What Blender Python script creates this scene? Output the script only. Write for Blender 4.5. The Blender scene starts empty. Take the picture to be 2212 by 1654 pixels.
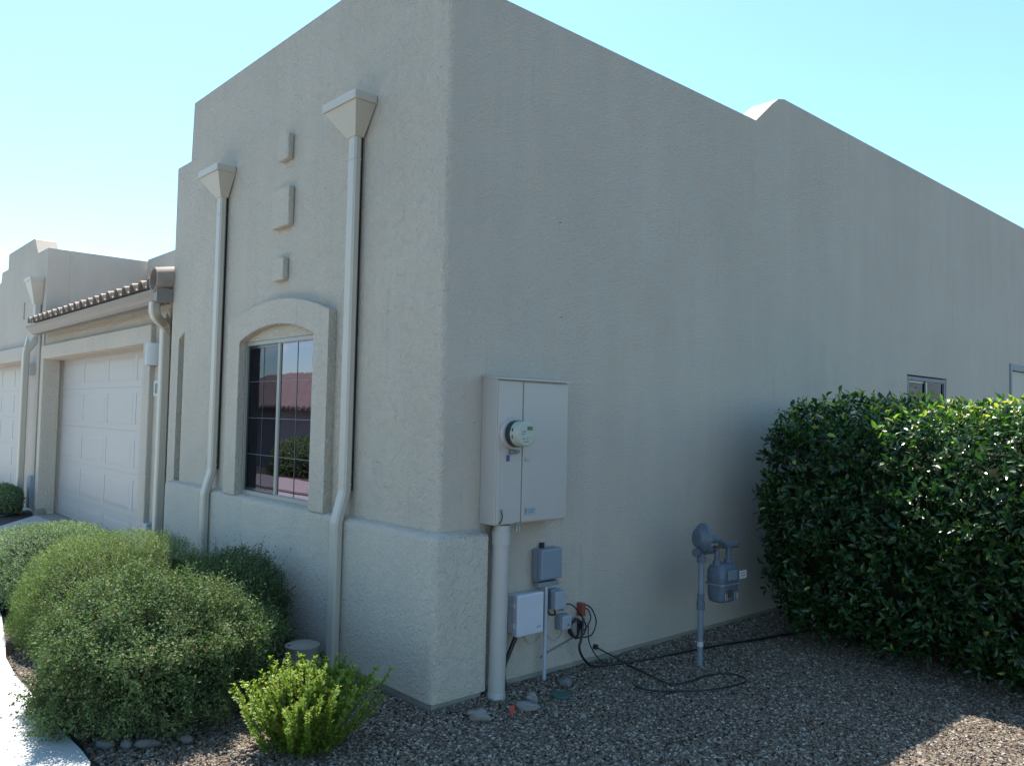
import bpy, bmesh, math, random
import numpy as np
from mathutils import Vector, Matrix
from mathutils.geometry import tessellate_polygon
random.seed(7)
rng = np.random.default_rng(7)
sc = bpy.context.scene
COL = sc.collection
PI = math.pi

# ------------------------------------------------------------ camera
cam = bpy.data.cameras.new('camera'); cob = bpy.data.objects.new('camera', cam); COL.objects.link(cob)
cam.sensor_width = 36.0; cam.lens = 28.5755; cam.clip_start = 0.05; cam.clip_end = 3000
def _n(v): return v / np.linalg.norm(v)
_c = np.array([1106., 827.]); _vl = np.array([-486., 862.]); _vr = np.array([3045., 942.])
_f = math.sqrt(-np.dot(_vl - _c, _vr - _c))
_uL = _n(np.array([*(_vl - _c), _f])); _uR = _n(np.array([*(_vr - _c), _f]))
_X = -_uL; _Y = _n(_uR - np.dot(_uR, _X) * _X); _Z = np.cross(_X, _Y)
_R = np.stack([_X, _Y, _Z], 1)
M = Matrix(((_R[0][0], -_R[1][0], -_R[2][0], 3.659), (_R[0][1], -_R[1][1], -_R[2][1], -2.777), (_R[0][2], -_R[1][2], -_R[2][2], 1.6), (0, 0, 0, 1)))
cob.matrix_world = M
sc.camera = cob

# ------------------------------------------------------------ world, sun, exposure
SUN = Vector((-0.472, 0.187, 1.0)).normalized()
EL = math.asin(SUN.z); AZ = math.atan2(SUN.x, SUN.y)
w = bpy.data.worlds.new('World'); sc.world = w; w.use_nodes = True
nt = w.node_tree; nt.nodes.clear()
wo = nt.nodes.new('ShaderNodeOutputWorld'); bg = nt.nodes.new('ShaderNodeBackground')
sky = nt.nodes.new('ShaderNodeTexSky'); sky.sky_type = 'NISHITA'; sky.sun_disc = False
sky.sun_elevation = EL; sky.sun_rotation = AZ; sky.altitude = 800; sky.air_density = 1.0; sky.dust_density = 1.0; sky.ozone_density = 1.0
# low cumulus near the horizon
tc = nt.nodes.new('ShaderNodeTexCoord'); sep = nt.nodes.new('ShaderNodeSeparateXYZ')
nt.links.new(tc.outputs['Generated'], sep.inputs[0])
mp = nt.nodes.new('ShaderNodeMapping'); mp.inputs['Scale'].default_value = (5, 5, 14); nt.links.new(tc.outputs['Generated'], mp.inputs[0])
cn = nt.nodes.new('ShaderNodeTexNoise'); cn.inputs['Scale'].default_value = 1.3; cn.inputs['Detail'].default_value = 7; cn.inputs['Roughness'].default_value = 0.55
nt.links.new(mp.outputs[0], cn.inputs['Vector'])
cr = nt.nodes.new('ShaderNodeValToRGB'); cr.color_ramp.elements[0].position = 0.50; cr.color_ramp.elements[1].position = 0.66
nt.links.new(cn.outputs[0], cr.inputs[0])
er = nt.nodes.new('ShaderNodeValToRGB')   # altitude band
e = er.color_ramp.elements; e[0].position = 0.0; e[0].color = (1, 1, 1, 1); e[1].position = 0.17; e[1].color = (0, 0, 0, 1)
x1 = er.color_ramp.elements.new(0.10); x1.color = (0.9, 0.9, 0.9, 1)
nt.links.new(sep.outputs['Z'], er.inputs[0])
mm = nt.nodes.new('ShaderNodeMath'); mm.operation = 'MULTIPLY'; nt.links.new(cr.outputs[0], mm.inputs[0]); nt.links.new(er.outputs[0], mm.inputs[1])
tint = nt.nodes.new('ShaderNodeMix'); tint.data_type = 'RGBA'; tint.blend_type = 'MULTIPLY'; tint.inputs[0].default_value = 1.0
tint.inputs[7].default_value = (0.82, 1.05, 1.04, 1)
nt.links.new(sky.outputs[0], tint.inputs[6])
mx = nt.nodes.new('ShaderNodeMix'); mx.data_type = 'RGBA'
nt.links.new(mm.outputs[0], mx.inputs[0]); nt.links.new(tint.outputs[2], mx.inputs[6]); mx.inputs[7].default_value = (8.5, 9.0, 9.0, 1)
nt.links.new(mx.outputs[2], bg.inputs['Color']); bg.inputs['Strength'].default_value = 0.13
nt.links.new(bg.outputs[0], wo.inputs[0])
sl = bpy.data.lights.new('sun', 'SUN'); sl.energy = 5.0; sl.angle = math.radians(0.53); sl.color = (1.0, 0.95, 0.87)
so = bpy.data.objects.new('sun', sl); COL.objects.link(so); so.rotation_euler = SUN.to_track_quat('Z', 'Y').to_euler()
sc.view_settings.view_transform = 'Standard'; sc.view_settings.look = 'None'
sc.view_settings.exposure = 1.18; sc.view_settings.gamma = 1.0; sc.view_settings.use_curve_mapping = False

# ------------------------------------------------------------ materials
class NT:
    def __init__(s, name):
        s.m = bpy.data.materials.new(name); s.m.use_nodes = True; s.t = s.m.node_tree
        s.b = s.t.nodes['Principled BSDF']; s.out = s.t.nodes['Material Output']
    def n(s, t, **k):
        o = s.t.nodes.new(t)
        for a, v in k.items(): setattr(o, a, v)
        return o
    def l(s, a, b): s.t.links.new(a, b)
    def coord(s, scale=(1, 1, 1), src='Object'):
        c = s.n('ShaderNodeTexCoord') if src != 'World' else s.n('ShaderNodeNewGeometry')
        m = s.n('ShaderNodeMapping'); m.inputs['Scale'].default_value = scale
        s.l(c.outputs['Position' if src == 'World' else src], m.inputs[0]); return m.outputs[0]
    def noise(s, v, scale, detail=3, rough=.5, dist=0):
        o = s.n('ShaderNodeTexNoise'); s.l(v, o.inputs['Vector']); o.inputs['Scale'].default_value = scale
        o.inputs['Detail'].default_value = detail; o.inputs['Roughness'].default_value = rough; o.inputs['Distortion'].default_value = dist
        return o.outputs[0]
    def ramp(s, f, *st):
        o = s.n('ShaderNodeValToRGB'); s.l(f, o.inputs[0]); r = o.color_ramp
        while len(r.elements) < len(st): r.elements.new(.5)
        for el, (p, c) in zip(r.elements, st):
            el.position = p; el.color = (*c, 1) if not isinstance(c, (int, float)) else (c, c, c, 1)
        return o.outputs[0]
    def mix(s, f, a, b, mode='MIX'):
        o = s.n('ShaderNodeMix', data_type='RGBA', blend_type=mode)
        for i, v in ((0, f), (6, a), (7, b)):
            if hasattr(v, 'links'): s.l(v, o.inputs[i])
            elif i == 0: o.inputs[i].default_value = v
            else: o.inputs[i].default_value = (*v, 1)
        return o.outputs[2]
    def bump(s, h, strength, dist):
        o = s.n('ShaderNodeBump'); s.l(h, o.inputs['Height']); o.inputs['Strength'].default_value = strength; o.inputs['Distance'].default_value = dist
        return o
MAT = {}
def plain(name, col, rough=.6, metal=0, var=.06, scale=6, bump=0, spec=.5):
    s = NT(name); v = s.coord(src='World')
    c = s.mix(s.noise(v, scale, 4), tuple(x * (1 - var * 2) for x in col), tuple(min(1, x * (1 + var)) for x in col))
    s.l(c, s.b.inputs['Base Color']); s.b.inputs['Roughness'].default_value = rough; s.b.inputs['Metallic'].default_value = metal
    s.b.inputs['Specular IOR Level'].default_value = spec
    if bump: s.l(s.bump(s.noise(v, 120, 3), .4, bump).outputs[0], s.b.inputs['Normal'])
    MAT[name] = s.m; return s.m
def stucco(name, col, lace, amp=1.0):
    s = NT(name); v = s.coord(src='World')
    st = s.coord((1.6, 1.6, .16), 'World')
    streak = s.noise(st, 3.2, 5, .6)
    f1 = s.ramp(streak, (.25, .955), (.75, 1.035))
    blot = s.ramp(s.noise(v, .9, 4, .55), (.3, .95), (.7, 1.04))
    fine = s.ramp(s.noise(v, 150, 3, .6), (.3, .86), (.72, 1.10))
    c = s.mix(1.0, col, f1, 'MULTIPLY'); c = s.mix(1.0, c, blot, 'MULTIPLY'); c = s.mix(1.0, c, fine, 'MULTIPLY')
    hue = s.ramp(s.noise(v, 5, 4, .6), (.35, (1.03, 1.0, .96)), (.65, (.97, 1.0, 1.03)))
    c = s.mix(.6, c, hue, 'MULTIPLY')
    drip = s.ramp(s.noise(s.coord((4.5, 4.5, .35), 'World'), 2.2, 6, .65), (.60, 0.0), (.72, 1.0))
    c = s.mix(s.mix(1.0, drip, (.22, .22, .22), 'MULTIPLY'), c, (.30, .27, .23))
    # rusty brown scuffs
    sp = s.ramp(s.noise(s.coord((1, 1, 1), 'World'), 2.3, 6, .7), (.70, 0.0), (.76, 1.0))
    c = s.mix(s.mix(1.0, sp, (.25, .25, .25), 'MULTIPLY'), c, (.30, .22, .16))
    s.l(c, s.b.inputs['Base Color']); s.b.inputs['Roughness'].default_value = .95; s.b.inputs['Specular IOR Level'].default_value = .15
    b1 = s.bump(s.noise(v, 75, 4, .65), 1.0 * amp, .014)
    b2 = s.bump(s.noise(s.coord((1, 1, 1.0), 'World'), lace, 5, .6, 1.6), .85 * amp, .022 if lace < 30 else .010)
    s.l(b1.outputs[0], b2.inputs['Normal'])
    b3 = s.bump(s.noise(v, 1.6, 3), .5, .03); s.l(b2.outputs[0], b3.inputs['Normal'])
    s.l(b3.outputs[0], s.b.inputs['Normal'])
    MAT[name] = s.m; return s.m
STUC = (.565, .495, .415)
stucco('stucco_lace', STUC, 15, 1.0); stucco('stucco_fine', (.56, .488, .415), 60, .9); stucco('stucco_trim', (.575, .505, .425), 22, .9)
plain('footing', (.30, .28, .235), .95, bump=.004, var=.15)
plain('downspout_paint', (.47, .42, .355), .45, var=.04)
plain('gutter_brown', (.20, .172, .15), .5)
plain('door_paint', (.42, .385, .36), .5, var=.02)
plain('panel_paint', (.42, .385, .355), .42, var=.03)
plain('cream_frame', (.33, .315, .285), .5)
plain('window_frame_paint', (.30, .285, .255), .4)
plain('grey_plastic', (.20, .235, .28), .45)
plain('grey_pale', (.30, .34, .37), .45)
plain('white_plastic', (.52, .52, .57), .4)
plain('conduit_grey', (.38, .41, .47), .4)
plain('gas_grey', (.095, .12, .155), .5, var=.15, scale=30)
plain('gas_pipe', (.17, .20, .235), .5, var=.15, scale=20)
plain('black_rubber', (.012, .012, .014), .45, var=0)
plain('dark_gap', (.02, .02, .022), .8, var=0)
plain('red_plastic', (.26, .06, .04), .4)
plain('rust', (.09, .045, .03), .7)
plain('dry_leaf', (.20, .14, .085), .8, var=.4, scale=40)
plain('orange', (.50, .07, .04), .5, var=.15)
plain('purple_tag', (.07, .05, .19), .5)
plain('meter_white', (.37, .39, .335), .35, var=.02)
plain('lcd', (.10, .12, .09), .3)
plain('meter_dark', (.02, .03, .035), .25)
plain('print_grey', (.16, .17, .19), .5)
plain('label_white', (.48, .475, .46), .5)
plain('metal_zinc', (.45, .46, .48), .35, metal=.8)
plain('lid_green', (.035, .09, .075), .5)
plain('rock_pale', (.22, .20, .185), .9, var=.2, scale=25, bump=.006)
plain('rock_grey', (.15, .142, .135), .85, var=.25, scale=22, bump=.004)
plain('tile_clay', (.33, .26, .215), .8, var=.2, scale=9, bump=.003)
plain('tile_red', (.27, .195, .165), .85, var=.25, scale=5)
plain('soil', (.045, .035, .03), .98, var=.3, scale=30, bump=.01)
plain('interior', (.16, .15, .14), .9)
plain('blind', (.55, .53, .50), .6)
plain('bark', (.10, .075, .055), .9, var=.3, scale=40)
plain('house_far', (.38, .33, .30), .9)
plain('pink_paving', (.38, .32, .30), .9)
plain('asphalt', (.17, .165, .16), .95, bump=.003)
plain('roof_membrane', (.45, .44, .42), .9)
plain('bucket_tan', (.42, .37, .30), .6)
plain('door_beige', (.42, .38, .31), .6)
# concrete
s = NT('concrete'); v = s.coord(src='World')
c = s.mix(1.0, (.43, .43, .415), s.ramp(s.noise(v, 1.5, 6, .6), (.3, .88), (.7, 1.05)), 'MULTIPLY')
c = s.mix(1.0, c, s.ramp(s.noise(v, 130, 3), (.2, .88), (.8, 1.08)), 'MULTIPLY')
s.l(c, s.b.inputs['Base Color']); s.b.inputs['Roughness'].default_value = .9
s.l(s.bump(s.noise(v, 160, 3), .5, .003).outputs[0], s.b.inputs['Normal']); MAT['concrete'] = s.m
# gravel bed under and beyond the loose stones
s = NT('gravel_bed'); v = s.coord(src='World')
vo = s.n('ShaderNodeTexVoronoi'); s.l(v, vo.inputs['Vector']); vo.inputs['Scale'].default_value = 55
c = s.ramp(vo.outputs['Color'], (.0, (.05, .036, .026)), (.4, (.10, .074, .052)), (.7, (.145, .108, .078)), (1, (.20, .165, .125)))
c = s.mix(1.0, c, s.ramp(vo.outputs['Distance'], (.0, 1.1), (.6, .45)), 'MULTIPLY')
s.l(c, s.b.inputs['Base Color']); s.b.inputs['Roughness'].default_value = .95
s.l(s.bump(vo.outputs['Distance'], -.6, .01).outputs[0], s.b.inputs['Normal']); MAT['gravel_bed'] = s.m
# loose stones, colour per instance
s = NT('gravel_stone'); oi = s.n('ShaderNodeObjectInfo')
c = s.ramp(oi.outputs['Random'], (.0, (.03, .022, .017)), (.15, (.095, .062, .040)), (.35, (.150, .108, .075)), (.55, (.105, .088, .070)), (.72, (.20, .150, .105)), (.88, (.27, .215, .155)), (.97, (.38, .34, .29)))
v = s.coord(src='World'); c = s.mix(1.0, c, s.ramp(s.noise(v, 90, 3), (.25, .75), (.75, 1.15)), 'MULTIPLY')
s.l(c, s.b.inputs['Base Color']); s.b.inputs['Roughness'].default_value = .8; MAT['gravel_stone'] = s.m
# leaves
def leafmat(name, ramp, rough, trans, spec=.5, tcol=1.3):
    s = NT(name); a = s.n('ShaderNodeAttribute'); a.attribute_name = 'rnd'
    c = s.ramp(a.outputs['Fac'], *ramp)
    s.l(c, s.b.inputs['Base Color']); s.b.inputs['Roughness'].default_value = rough; s.b.inputs['Specular IOR Level'].default_value = spec
    t = s.n('ShaderNodeBsdfTranslucent'); tc_ = s.mix(1.0, c, (tcol, tcol * 1.15, tcol * .55), 'MULTIPLY'); s.l(tc_, t.inputs['Color'])
    m = s.n('ShaderNodeMixShader'); m.inputs[0].default_value = trans
    s.l(s.b.outputs[0], m.inputs[1]); s.l(t.outputs[0], m.inputs[2]); s.l(m.outputs[0], s.out.inputs[0]); MAT[name] = s.m
leafmat('leaf_sage', ((0, (.075, .105, .055)), (.4, (.15, .215, .11)), (.8, (.22, .30, .155)), (.97, (.26, .29, .18))), .6, .30)
leafmat('leaf_fine', ((0, (.045, .080, .015)), (.4, (.105, .168, .028)), (.8, (.16, .225, .045)), (.97, (.26, .22, .09))), .6, .30)
leafmat('leaf_grey', ((0, (.042, .068, .024)), (.4, (.098, .148, .056)), (.78, (.165, .222, .095)), (.93, (.26, .285, .165)), (.97, (.20, .10, .06))), .65, .20, .15)
leafmat('leaf_lime', ((0, (.06, .13, .014)), (.4, (.13, .22, .022)), (.8, (.22, .30, .035)), (.97, (.33, .33, .06))), .5, .40)
leafmat('leaf_glossy', ((0, (.008, .026, .008)), (.4, (.020, .060, .014)), (.72, (.050, .125, .026)), (.86, (.22, .36, .05)), (.96, (.42, .40, .085))), .27, .38, .6)  # bright end stops: new growth plus sun painted on the hedge top
# glass
def glass(name, tint_, fac, dark):
    s = NT(name); g = s.n('ShaderNodeBsdfGlossy'); g.inputs['Color'].default_value = (*tint_, 1); g.inputs['Roughness'].default_value = .004
    t = s.n('ShaderNodeBsdfTransparent'); t.inputs['Color'].default_value = (*dark, 1)
    lw = s.n('ShaderNodeFresnel'); lw.inputs[0].default_value = 1.5
    ma = s.n('ShaderNodeMath', operation='MULTIPLY_ADD'); s.l(lw.outputs[0], ma.inputs[0]); ma.inputs[1].default_value = .8; ma.inputs[2].default_value = fac
    v = s.coord(src='World'); nb = s.bump(s.noise(v, 2.2, 2), .05, .01); s.l(nb.outputs[0], g.inputs['Normal'])
    m = s.n('ShaderNodeMixShader'); s.l(ma.outputs[0], m.inputs[0]); s.l(t.outputs[0], m.inputs[1]); s.l(g.outputs[0], m.inputs[2])
    s.l(m.outputs[0], s.out.inputs[0]); MAT[name] = s.m
glass('window_glass', (.40, .36, .46), .42, (.4, .4, .45))
glass('dark_glass', (.22, .25, .29), .05, (.3, .3, .32))
glass('screened_glass', (.45, .47, .60), .05, (.35, .35, .38))

# ------------------------------------------------------------ object helpers
def props(o, label=None, cat=None, group=None, kind=None):
    if label: o['label'] = label
    if cat: o['category'] = cat
    if group: o['group'] = group
    if kind: o['kind'] = kind
    return o
def thing(name, label, cat, loc=(0, 0, 0), group=None):
    o = bpy.data.objects.new(name, None); COL.objects.link(o); o.location = loc; o.empty_display_size = .1
    return props(o, label, cat, group)
def place(o, parent):
    """parent o (already at world coordinates) under parent, keeping it in place"""
    if parent is not None:
        off = Vector((0, 0, 0)); p = parent
        while p is not None: off += p.location; p = p.parent
        o.parent = parent; o.location = Vector(o.location) - off
    return o
def obj(name, bm, mat, parent=None, smooth=None, bevel=0, seg=2):
    me = bpy.data.meshes.new(name); bmesh.ops.recalc_face_normals(bm, faces=bm.faces[:]); bm.to_mesh(me); bm.free()
    mats = mat if isinstance(mat, (list, tuple)) else [mat]
    for x in mats: me.materials.append(MAT[x])
    o = bpy.data.objects.new(name, me); COL.objects.link(o)
    if smooth is not None:
        for p in me.polygons: p.use_smooth = True
        if smooth < 3.1:
            try: me.set_sharp_from_angle(angle=smooth)
            except Exception: pass
    if bevel:
        b = o.modifiers.new('bevel', 'BEVEL'); b.width = bevel; b.segments = seg; b.limit_method = 'ANGLE'; b.angle_limit = math.radians(40); b.harden_normals = False
    return place(o, parent)
def BM(): return bmesh.new()
def box(bm, a, b, mi=0):
    (x0, y0, z0), (x1, y1, z1) = a, b
    vs = [bm.verts.new(p) for p in ((x0, y0, z0), (x1, y0, z0), (x1, y1, z0), (x0, y1, z0), (x0, y0, z1), (x1, y0, z1), (x1, y1, z1), (x0, y1, z1))]
    for f in ((0, 3, 2, 1), (4, 5, 6, 7), (0, 1, 5, 4), (1, 2, 6, 5), (2, 3, 7, 6), (3, 0, 4, 7)):
        fc = bm.faces.new([vs[i] for i in f]); fc.material_index = mi
    return vs
def prism(bm, outer, holes, f, d0, d1, mi=0):
    """polygon with holes in (u,v), extruded from d0 to d1; f(u,v,d)->xyz"""
    loops = [outer] + list(holes)
    tris = tessellate_polygon([[Vector((u, v, 0)) for u, v in L] for L in loops])
    flat = [p for L in loops for p in L]
    A = [bm.verts.new(f(u, v, d0)) for u, v in flat]; B = [bm.verts.new(f(u, v, d1)) for u, v in flat]
    for t in tris:
        try:
            q = bm.faces.new([A[i] for i in t]); q.material_index = mi
            q = bm.faces.new([B[i] for i in reversed(t)]); q.material_index = mi
        except ValueError: pass
    k = 0
    for L in loops:
        n = len(L)
        for i in range(n):
            a, b = k + i, k + (i + 1) % n
            q = bm.faces.new([A[a], A[b], B[b], B[a]]); q.material_index = mi
        k += n
FY = lambda u, v, d: (u, d, v)      # plane facing -Y
FX = lambda u, v, d: (d, u, v)      # plane facing +X
def frame_of(d):
    d = Vector(d).normalized(); a = Vector((0, 0, 1)) if abs(d.z) < .9 else Vector((1, 0, 0))
    u = d.cross(a).normalized(); return u, d.cross(u).normalized()
def tube(bm, pts, r, n=8, cap=True, mi=0, prof=None):
    P = [Vector(p) for p in pts]; rings = []
    u = None
    for i, p in enumerate(P):
        d = (P[min(i + 1, len(P) - 1)] - P[max(i - 1, 0)]).normalized()
        if u is None: u, v_ = frame_of(d)
        else:
            u = (u - d * u.dot(d)).normalized(); v_ = d.cross(u)
        rr = r[i] if isinstance(r, (list, tuple)) else r
        ring = []
        for k in range(n):
            a = 2 * PI * k / n; ring.append(bm.verts.new(p + (u * math.cos(a) + v_ * math.sin(a)) * rr))
        rings.append(ring)
    for a, b in zip(rings, rings[1:]):
        for k in range(n):
            q = bm.faces.new([a[k], a[(k + 1) % n], b[(k + 1) % n], b[k]]); q.material_index = mi
    if cap:
        bm.faces.new(rings[0]).material_index = mi; bm.faces.new(rings[-1][::-1]).material_index = mi
def sweep_rect(bm, pts, w_, d_, axis=(1, 0, 0), ch=.012):
    """rectangular downspout section swept along pts (in a plane normal to axis)"""
    ax = Vector(axis); P = [Vector(p) for p in pts]; rings = []
    for i, p in enumerate(P):
        t0 = (P[i] - P[i - 1]).normalized() if i else (P[1] - P[0]).normalized()
        t1 = (P[i + 1] - P[i]).normalized() if i < len(P) - 1 else t0
        t = (t0 + t1).normalized(); nrm = t.cross(ax).normalized(); k = 1 / max(.5, t.dot(t1))
        hw, hd = w_ / 2, d_ / 2 * k
        sec = [(-hw + ch, -hd), (hw - ch, -hd), (hw, -hd + ch), (hw, hd - ch), (hw - ch, hd), (-hw + ch, hd), (-hw, hd - ch), (-hw, -hd + ch)]
        rings.append([bm.verts.new(p + ax * a + nrm * b) for a, b in sec])
    for a, b in zip(rings, rings[1:]):
        for k in range(8): bm.faces.new([a[k], a[(k + 1) % 8], b[(k + 1) % 8], b[k]])
    bm.faces.new(rings[0]); bm.faces.new(rings[-1][::-1])
def smooth_path(pts, k=8):
    P = [Vector(p) for p in pts]; out = []
    for i in range(len(P) - 1):
        p0 = P[max(i - 1, 0)]; p1 = P[i]; p2 = P[i + 1]; p3 = P[min(i + 2, len(P) - 1)]
        for j in range(k):
            t = j / k
            out.append(.5 * ((2 * p1) + (p2 - p0) * t + (2 * p0 - 5 * p1 + 4 * p2 - p3) * t * t + (3 * p1 - p0 - 3 * p2 + p3) * t ** 3))
    out.append(P[-1]); return out
def disc(bm, c, axis, r, h, n=24, mi=0, r2=None):
    c = Vector(c); a = Vector(axis).normalized(); tube(bm, [c, c + a * h], [r, r if r2 is None else r2], n, mi=mi)

# ------------------------------------------------------------ setting: ground
G = -.03
def sheet(name, poly, z, mat, label, thick=0, kind='structure'):
    bm = BM()
    prism(bm, poly, [], lambda u, v, d: (u, v, d), z, z - thick) if thick else bm.faces.new([bm.verts.new((u, v, z)) for u, v in poly])
    return props(obj(name, bm, mat), label, None, None, kind)
bm = BM()   # terrain: flat by the houses, dropping about 0.9 m across the street, level to the horizon
ys = [600, 60, 20, 6, 2, -1, -3, -5, -7, -9, -11, -14, -60, -600]; xs = [-700, -80, -30, -20, -14, -8, -4, 0, 3, 6, 10, 20, 80, 700]
def gz(y):
    t = min(1, max(0, (-6.5 - y) / 6)); return G - .006 - .95 * t * t * (3 - 2 * t)
V = [[bm.verts.new((x, y, gz(y))) for x in xs] for y in ys]
for i in range(len(ys) - 1):
    for j in range(len(xs) - 1): bm.faces.new([V[i][j], V[i + 1][j], V[i + 1][j + 1], V[i][j + 1]])
props(obj('ground', bm, 'gravel_bed'), 'tan gravel ground round the houses', None, None, 'structure')
walk_edge = [(-3.50, -1.44), (-3.1, -1.50), (-2.69, -1.56), (-2.3, -1.63), (-1.85, -1.66), (-1.3, -1.655), (-.82, -1.665), (-.5, -1.655), (-.33, -1.66), (-.15, -1.72), (0.02, -1.90), (.12, -2.15), (.18, -2.5)]
sheet('pavement', walk_edge + [(.18, -4.6), (-30, -4.6), (-30, -1.3), (-5.0, -1.3)], .012, 'concrete', 'pale sunlit concrete walk curving past the shrubs', .14)
sheet('driveway', [(-9.78, .36), (-5.0, .36), (-5.0, -1.297), (-8.0, -1.297), (-8.767, -.52), (-9.757, .106)], .008, 'concrete', 'concrete driveway in front of the garage door', .14)
sheet('driveway', [(-10.52, .17), (-9.895, -.321), (-9.0, -1.297), (-30, -1.297), (-30, .17)], .008, 'concrete', 'driveway of the neighbouring garage beyond the planting strip', .14)
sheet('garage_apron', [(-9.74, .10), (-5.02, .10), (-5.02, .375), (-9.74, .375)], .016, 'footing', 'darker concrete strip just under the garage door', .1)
sheet('planting_bed', [(-9.757, .112), (-8.77, -.53), (-8.0, -1.29), (-9.0, -1.29), (-9.89, -.315), (-10.5, .165)], -.005, 'soil', 'dark soil strip between the two driveways', .05)
sheet('road', [(-60, -4.9), (60, -4.9), (60, -6.45), (-60, -6.45)], G + .002, 'asphalt', 'street behind the viewer')
sheet('paving', [(-17.5, -5.0), (-11.0, -5.0), (-11.0, -6.4), (-17.5, -6.4)], G + .008, 'pink_paving', 'pinkish paving seen only in the window reflection')

# loose gravel (geometry nodes scatter on a sheet)
def inside(x, y, poly):
    c = False; n = len(poly)
    for k in range(n):
        (x0, y0), (x1, y1) = poly[k], poly[k - 1]
        if (y0 > y) != (y1 > y) and x < (x1 - x0) * (y - y0) / (y1 - y0) + x0: c = not c
    return c
def gravel_h(x, y):
    """small undulation, drifted a little against the walls"""
    from mathutils import noise
    dw = min(max(x, 0) if y > 0 else 9, max(-y - .07, 0) if x < .09 else 9, math.hypot(max(x - .07, 0), max(-.07 - y, 0)))
    return G + .010 * noise.noise(Vector((x * 3.1, y * 3.1, 0))) + .006 * noise.noise(Vector((x * 11, y * 11, 3))) + .016 * math.exp(-dw / .10)
def gravel(name, polys, density, label, smin, smax, seed):
    bm = BM(); st = .07; vd_ = {}
    def vv(i, j):
        if (i, j) not in vd_: vd_[(i, j)] = bm.verts.new((i * st, j * st, gravel_h(i * st, j * st)))
        return vd_[(i, j)]
    for i in range(-44, 52):
        for j in range(-48, 70):
            x, y = (i + .5) * st, (j + .5) * st
            if any(inside(x, y, p) for p in polys): bm.faces.new([vv(i, j), vv(i + 1, j), vv(i + 1, j + 1), vv(i, j + 1)])
    o = obj(name, bm, 'gravel_stone'); props(o, label, None, None, 'stuff')
    g = bpy.data.node_groups.new('scatter_stones', 'GeometryNodeTree')
    g.interface.new_socket(name='Geometry', in_out='INPUT', socket_type='NodeSocketGeometry')
    g.interface.new_socket(name='Geometry', in_out='OUTPUT', socket_type='NodeSocketGeometry')
    N = g.nodes.new; L = g.links.new
    gi, go = N('NodeGroupInput'), N('NodeGroupOutput')
    dp = N('GeometryNodeDistributePointsOnFaces'); dp.inputs['Density'].default_value = density; dp.inputs['Seed'].default_value = seed
    L(gi.outputs[0], dp.inputs['Mesh'])
    join = N('GeometryNodeGeometryToInstance')
    for k in range(5):
        ico = N('GeometryNodeMeshIcoSphere'); ico.inputs['Radius'].default_value = 1.0; ico.inputs['Subdivisions'].default_value = 2
        nz = N('ShaderNodeTexNoise'); nz.noise_dimensions = '4D'; nz.inputs['W'].default_value = k * 3.7; nz.inputs['Scale'].default_value = .9; nz.inputs['Detail'].default_value = 1
        sb = N('ShaderNodeVectorMath'); sb.operation = 'SUBTRACT'; sb.inputs[1].default_value = (.5, .5, .5); L(nz.outputs['Color'], sb.inputs[0])
        sc_ = N('ShaderNodeVectorMath'); sc_.operation = 'SCALE'; sc_.inputs['Scale'].default_value = 1.9; L(sb.outputs[0], sc_.inputs[0])
        sp = N('GeometryNodeSetPosition'); L(ico.outputs[0], sp.inputs[0]); L(sc_.outputs[0], sp.inputs['Offset'])
        tr = N('GeometryNodeTransform'); tr.inputs['Scale'].default_value = [(1, .75, .5), (1, .9, .65), (1.1, .6, .5), (.9, .9, .7), (1.25, .7, .45)][k]
        L(sp.outputs[0], tr.inputs[0])
        sm = N('GeometryNodeSetMaterial'); sm.inputs['Material'].default_value = MAT['gravel_stone']; L(tr.outputs[0], sm.inputs[0])
        L(sm.outputs[0], join.inputs[0])
    io = N('GeometryNodeInstanceOnPoints'); L(dp.outputs['Points'], io.inputs['Points']); L(join.outputs[0], io.inputs['Instance'])
    io.inputs['Pick Instance'].default_value = True
    ri = N('FunctionNodeRandomValue'); ri.data_type = 'INT'; ri.inputs[4].default_value = 0; ri.inputs[5].default_value = 4; L(ri.outputs[2], io.inputs['Instance Index'])
    rr = N('FunctionNodeRandomValue'); rr.data_type = 'FLOAT_VECTOR'; rr.inputs[0].default_value = (-.5, -.5, 0); rr.inputs[1].default_value = (.5, .5, 6.28); rr.inputs['Seed'].default_value = 3
    L(rr.outputs[0], io.inputs['Rotation'])
    rs = N('FunctionNodeRandomValue'); rs.data_type = 'FLOAT'; rs.inputs[2].default_value = 0; rs.inputs[3].default_value = 1; rs.inputs['Seed'].default_value = 5
    pw = N('ShaderNodeMath'); pw.operation = 'POWER'; L(rs.outputs[1], pw.inputs[0]); pw.inputs[1].default_value = 1.8
    ms = N('ShaderNodeMapRange'); L(pw.outputs[0], ms.inputs[0]); ms.inputs[3].default_value = smin; ms.inputs[4].default_value = smax
    L(ms.outputs[0], io.inputs['Scale'])
    L(io.outputs[0], go.inputs[0])
    m = o.modifiers.new('scatter', 'NODES'); m.node_group = g
    return o
bed = [(x, y + .03) for x, y in walk_edge if x > -3.0] + [(.21, -3.2), (1.6, -3.2), (1.6, -.08), (.09, -.08), (-2.9, -.08)]
side = [(1.6, -3.2), (3.6, -3.2), (3.6, 4.8), (.02, 4.8), (.02, .30), (.09, .30), (.09, -.08), (1.6, -.08)]
gravel('gravel', [bed, side], 10500, 'loose tan and grey gravel stones round the house corner', .0042, .0115, 1)

# ------------------------------------------------------------ near house
H = thing('townhouse', 'near beige stucco townhouse with arched window, two funnel downspouts and long blank side wall', 'house', (-2, 2, 0))
T = .26
rr_ = .03
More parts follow.
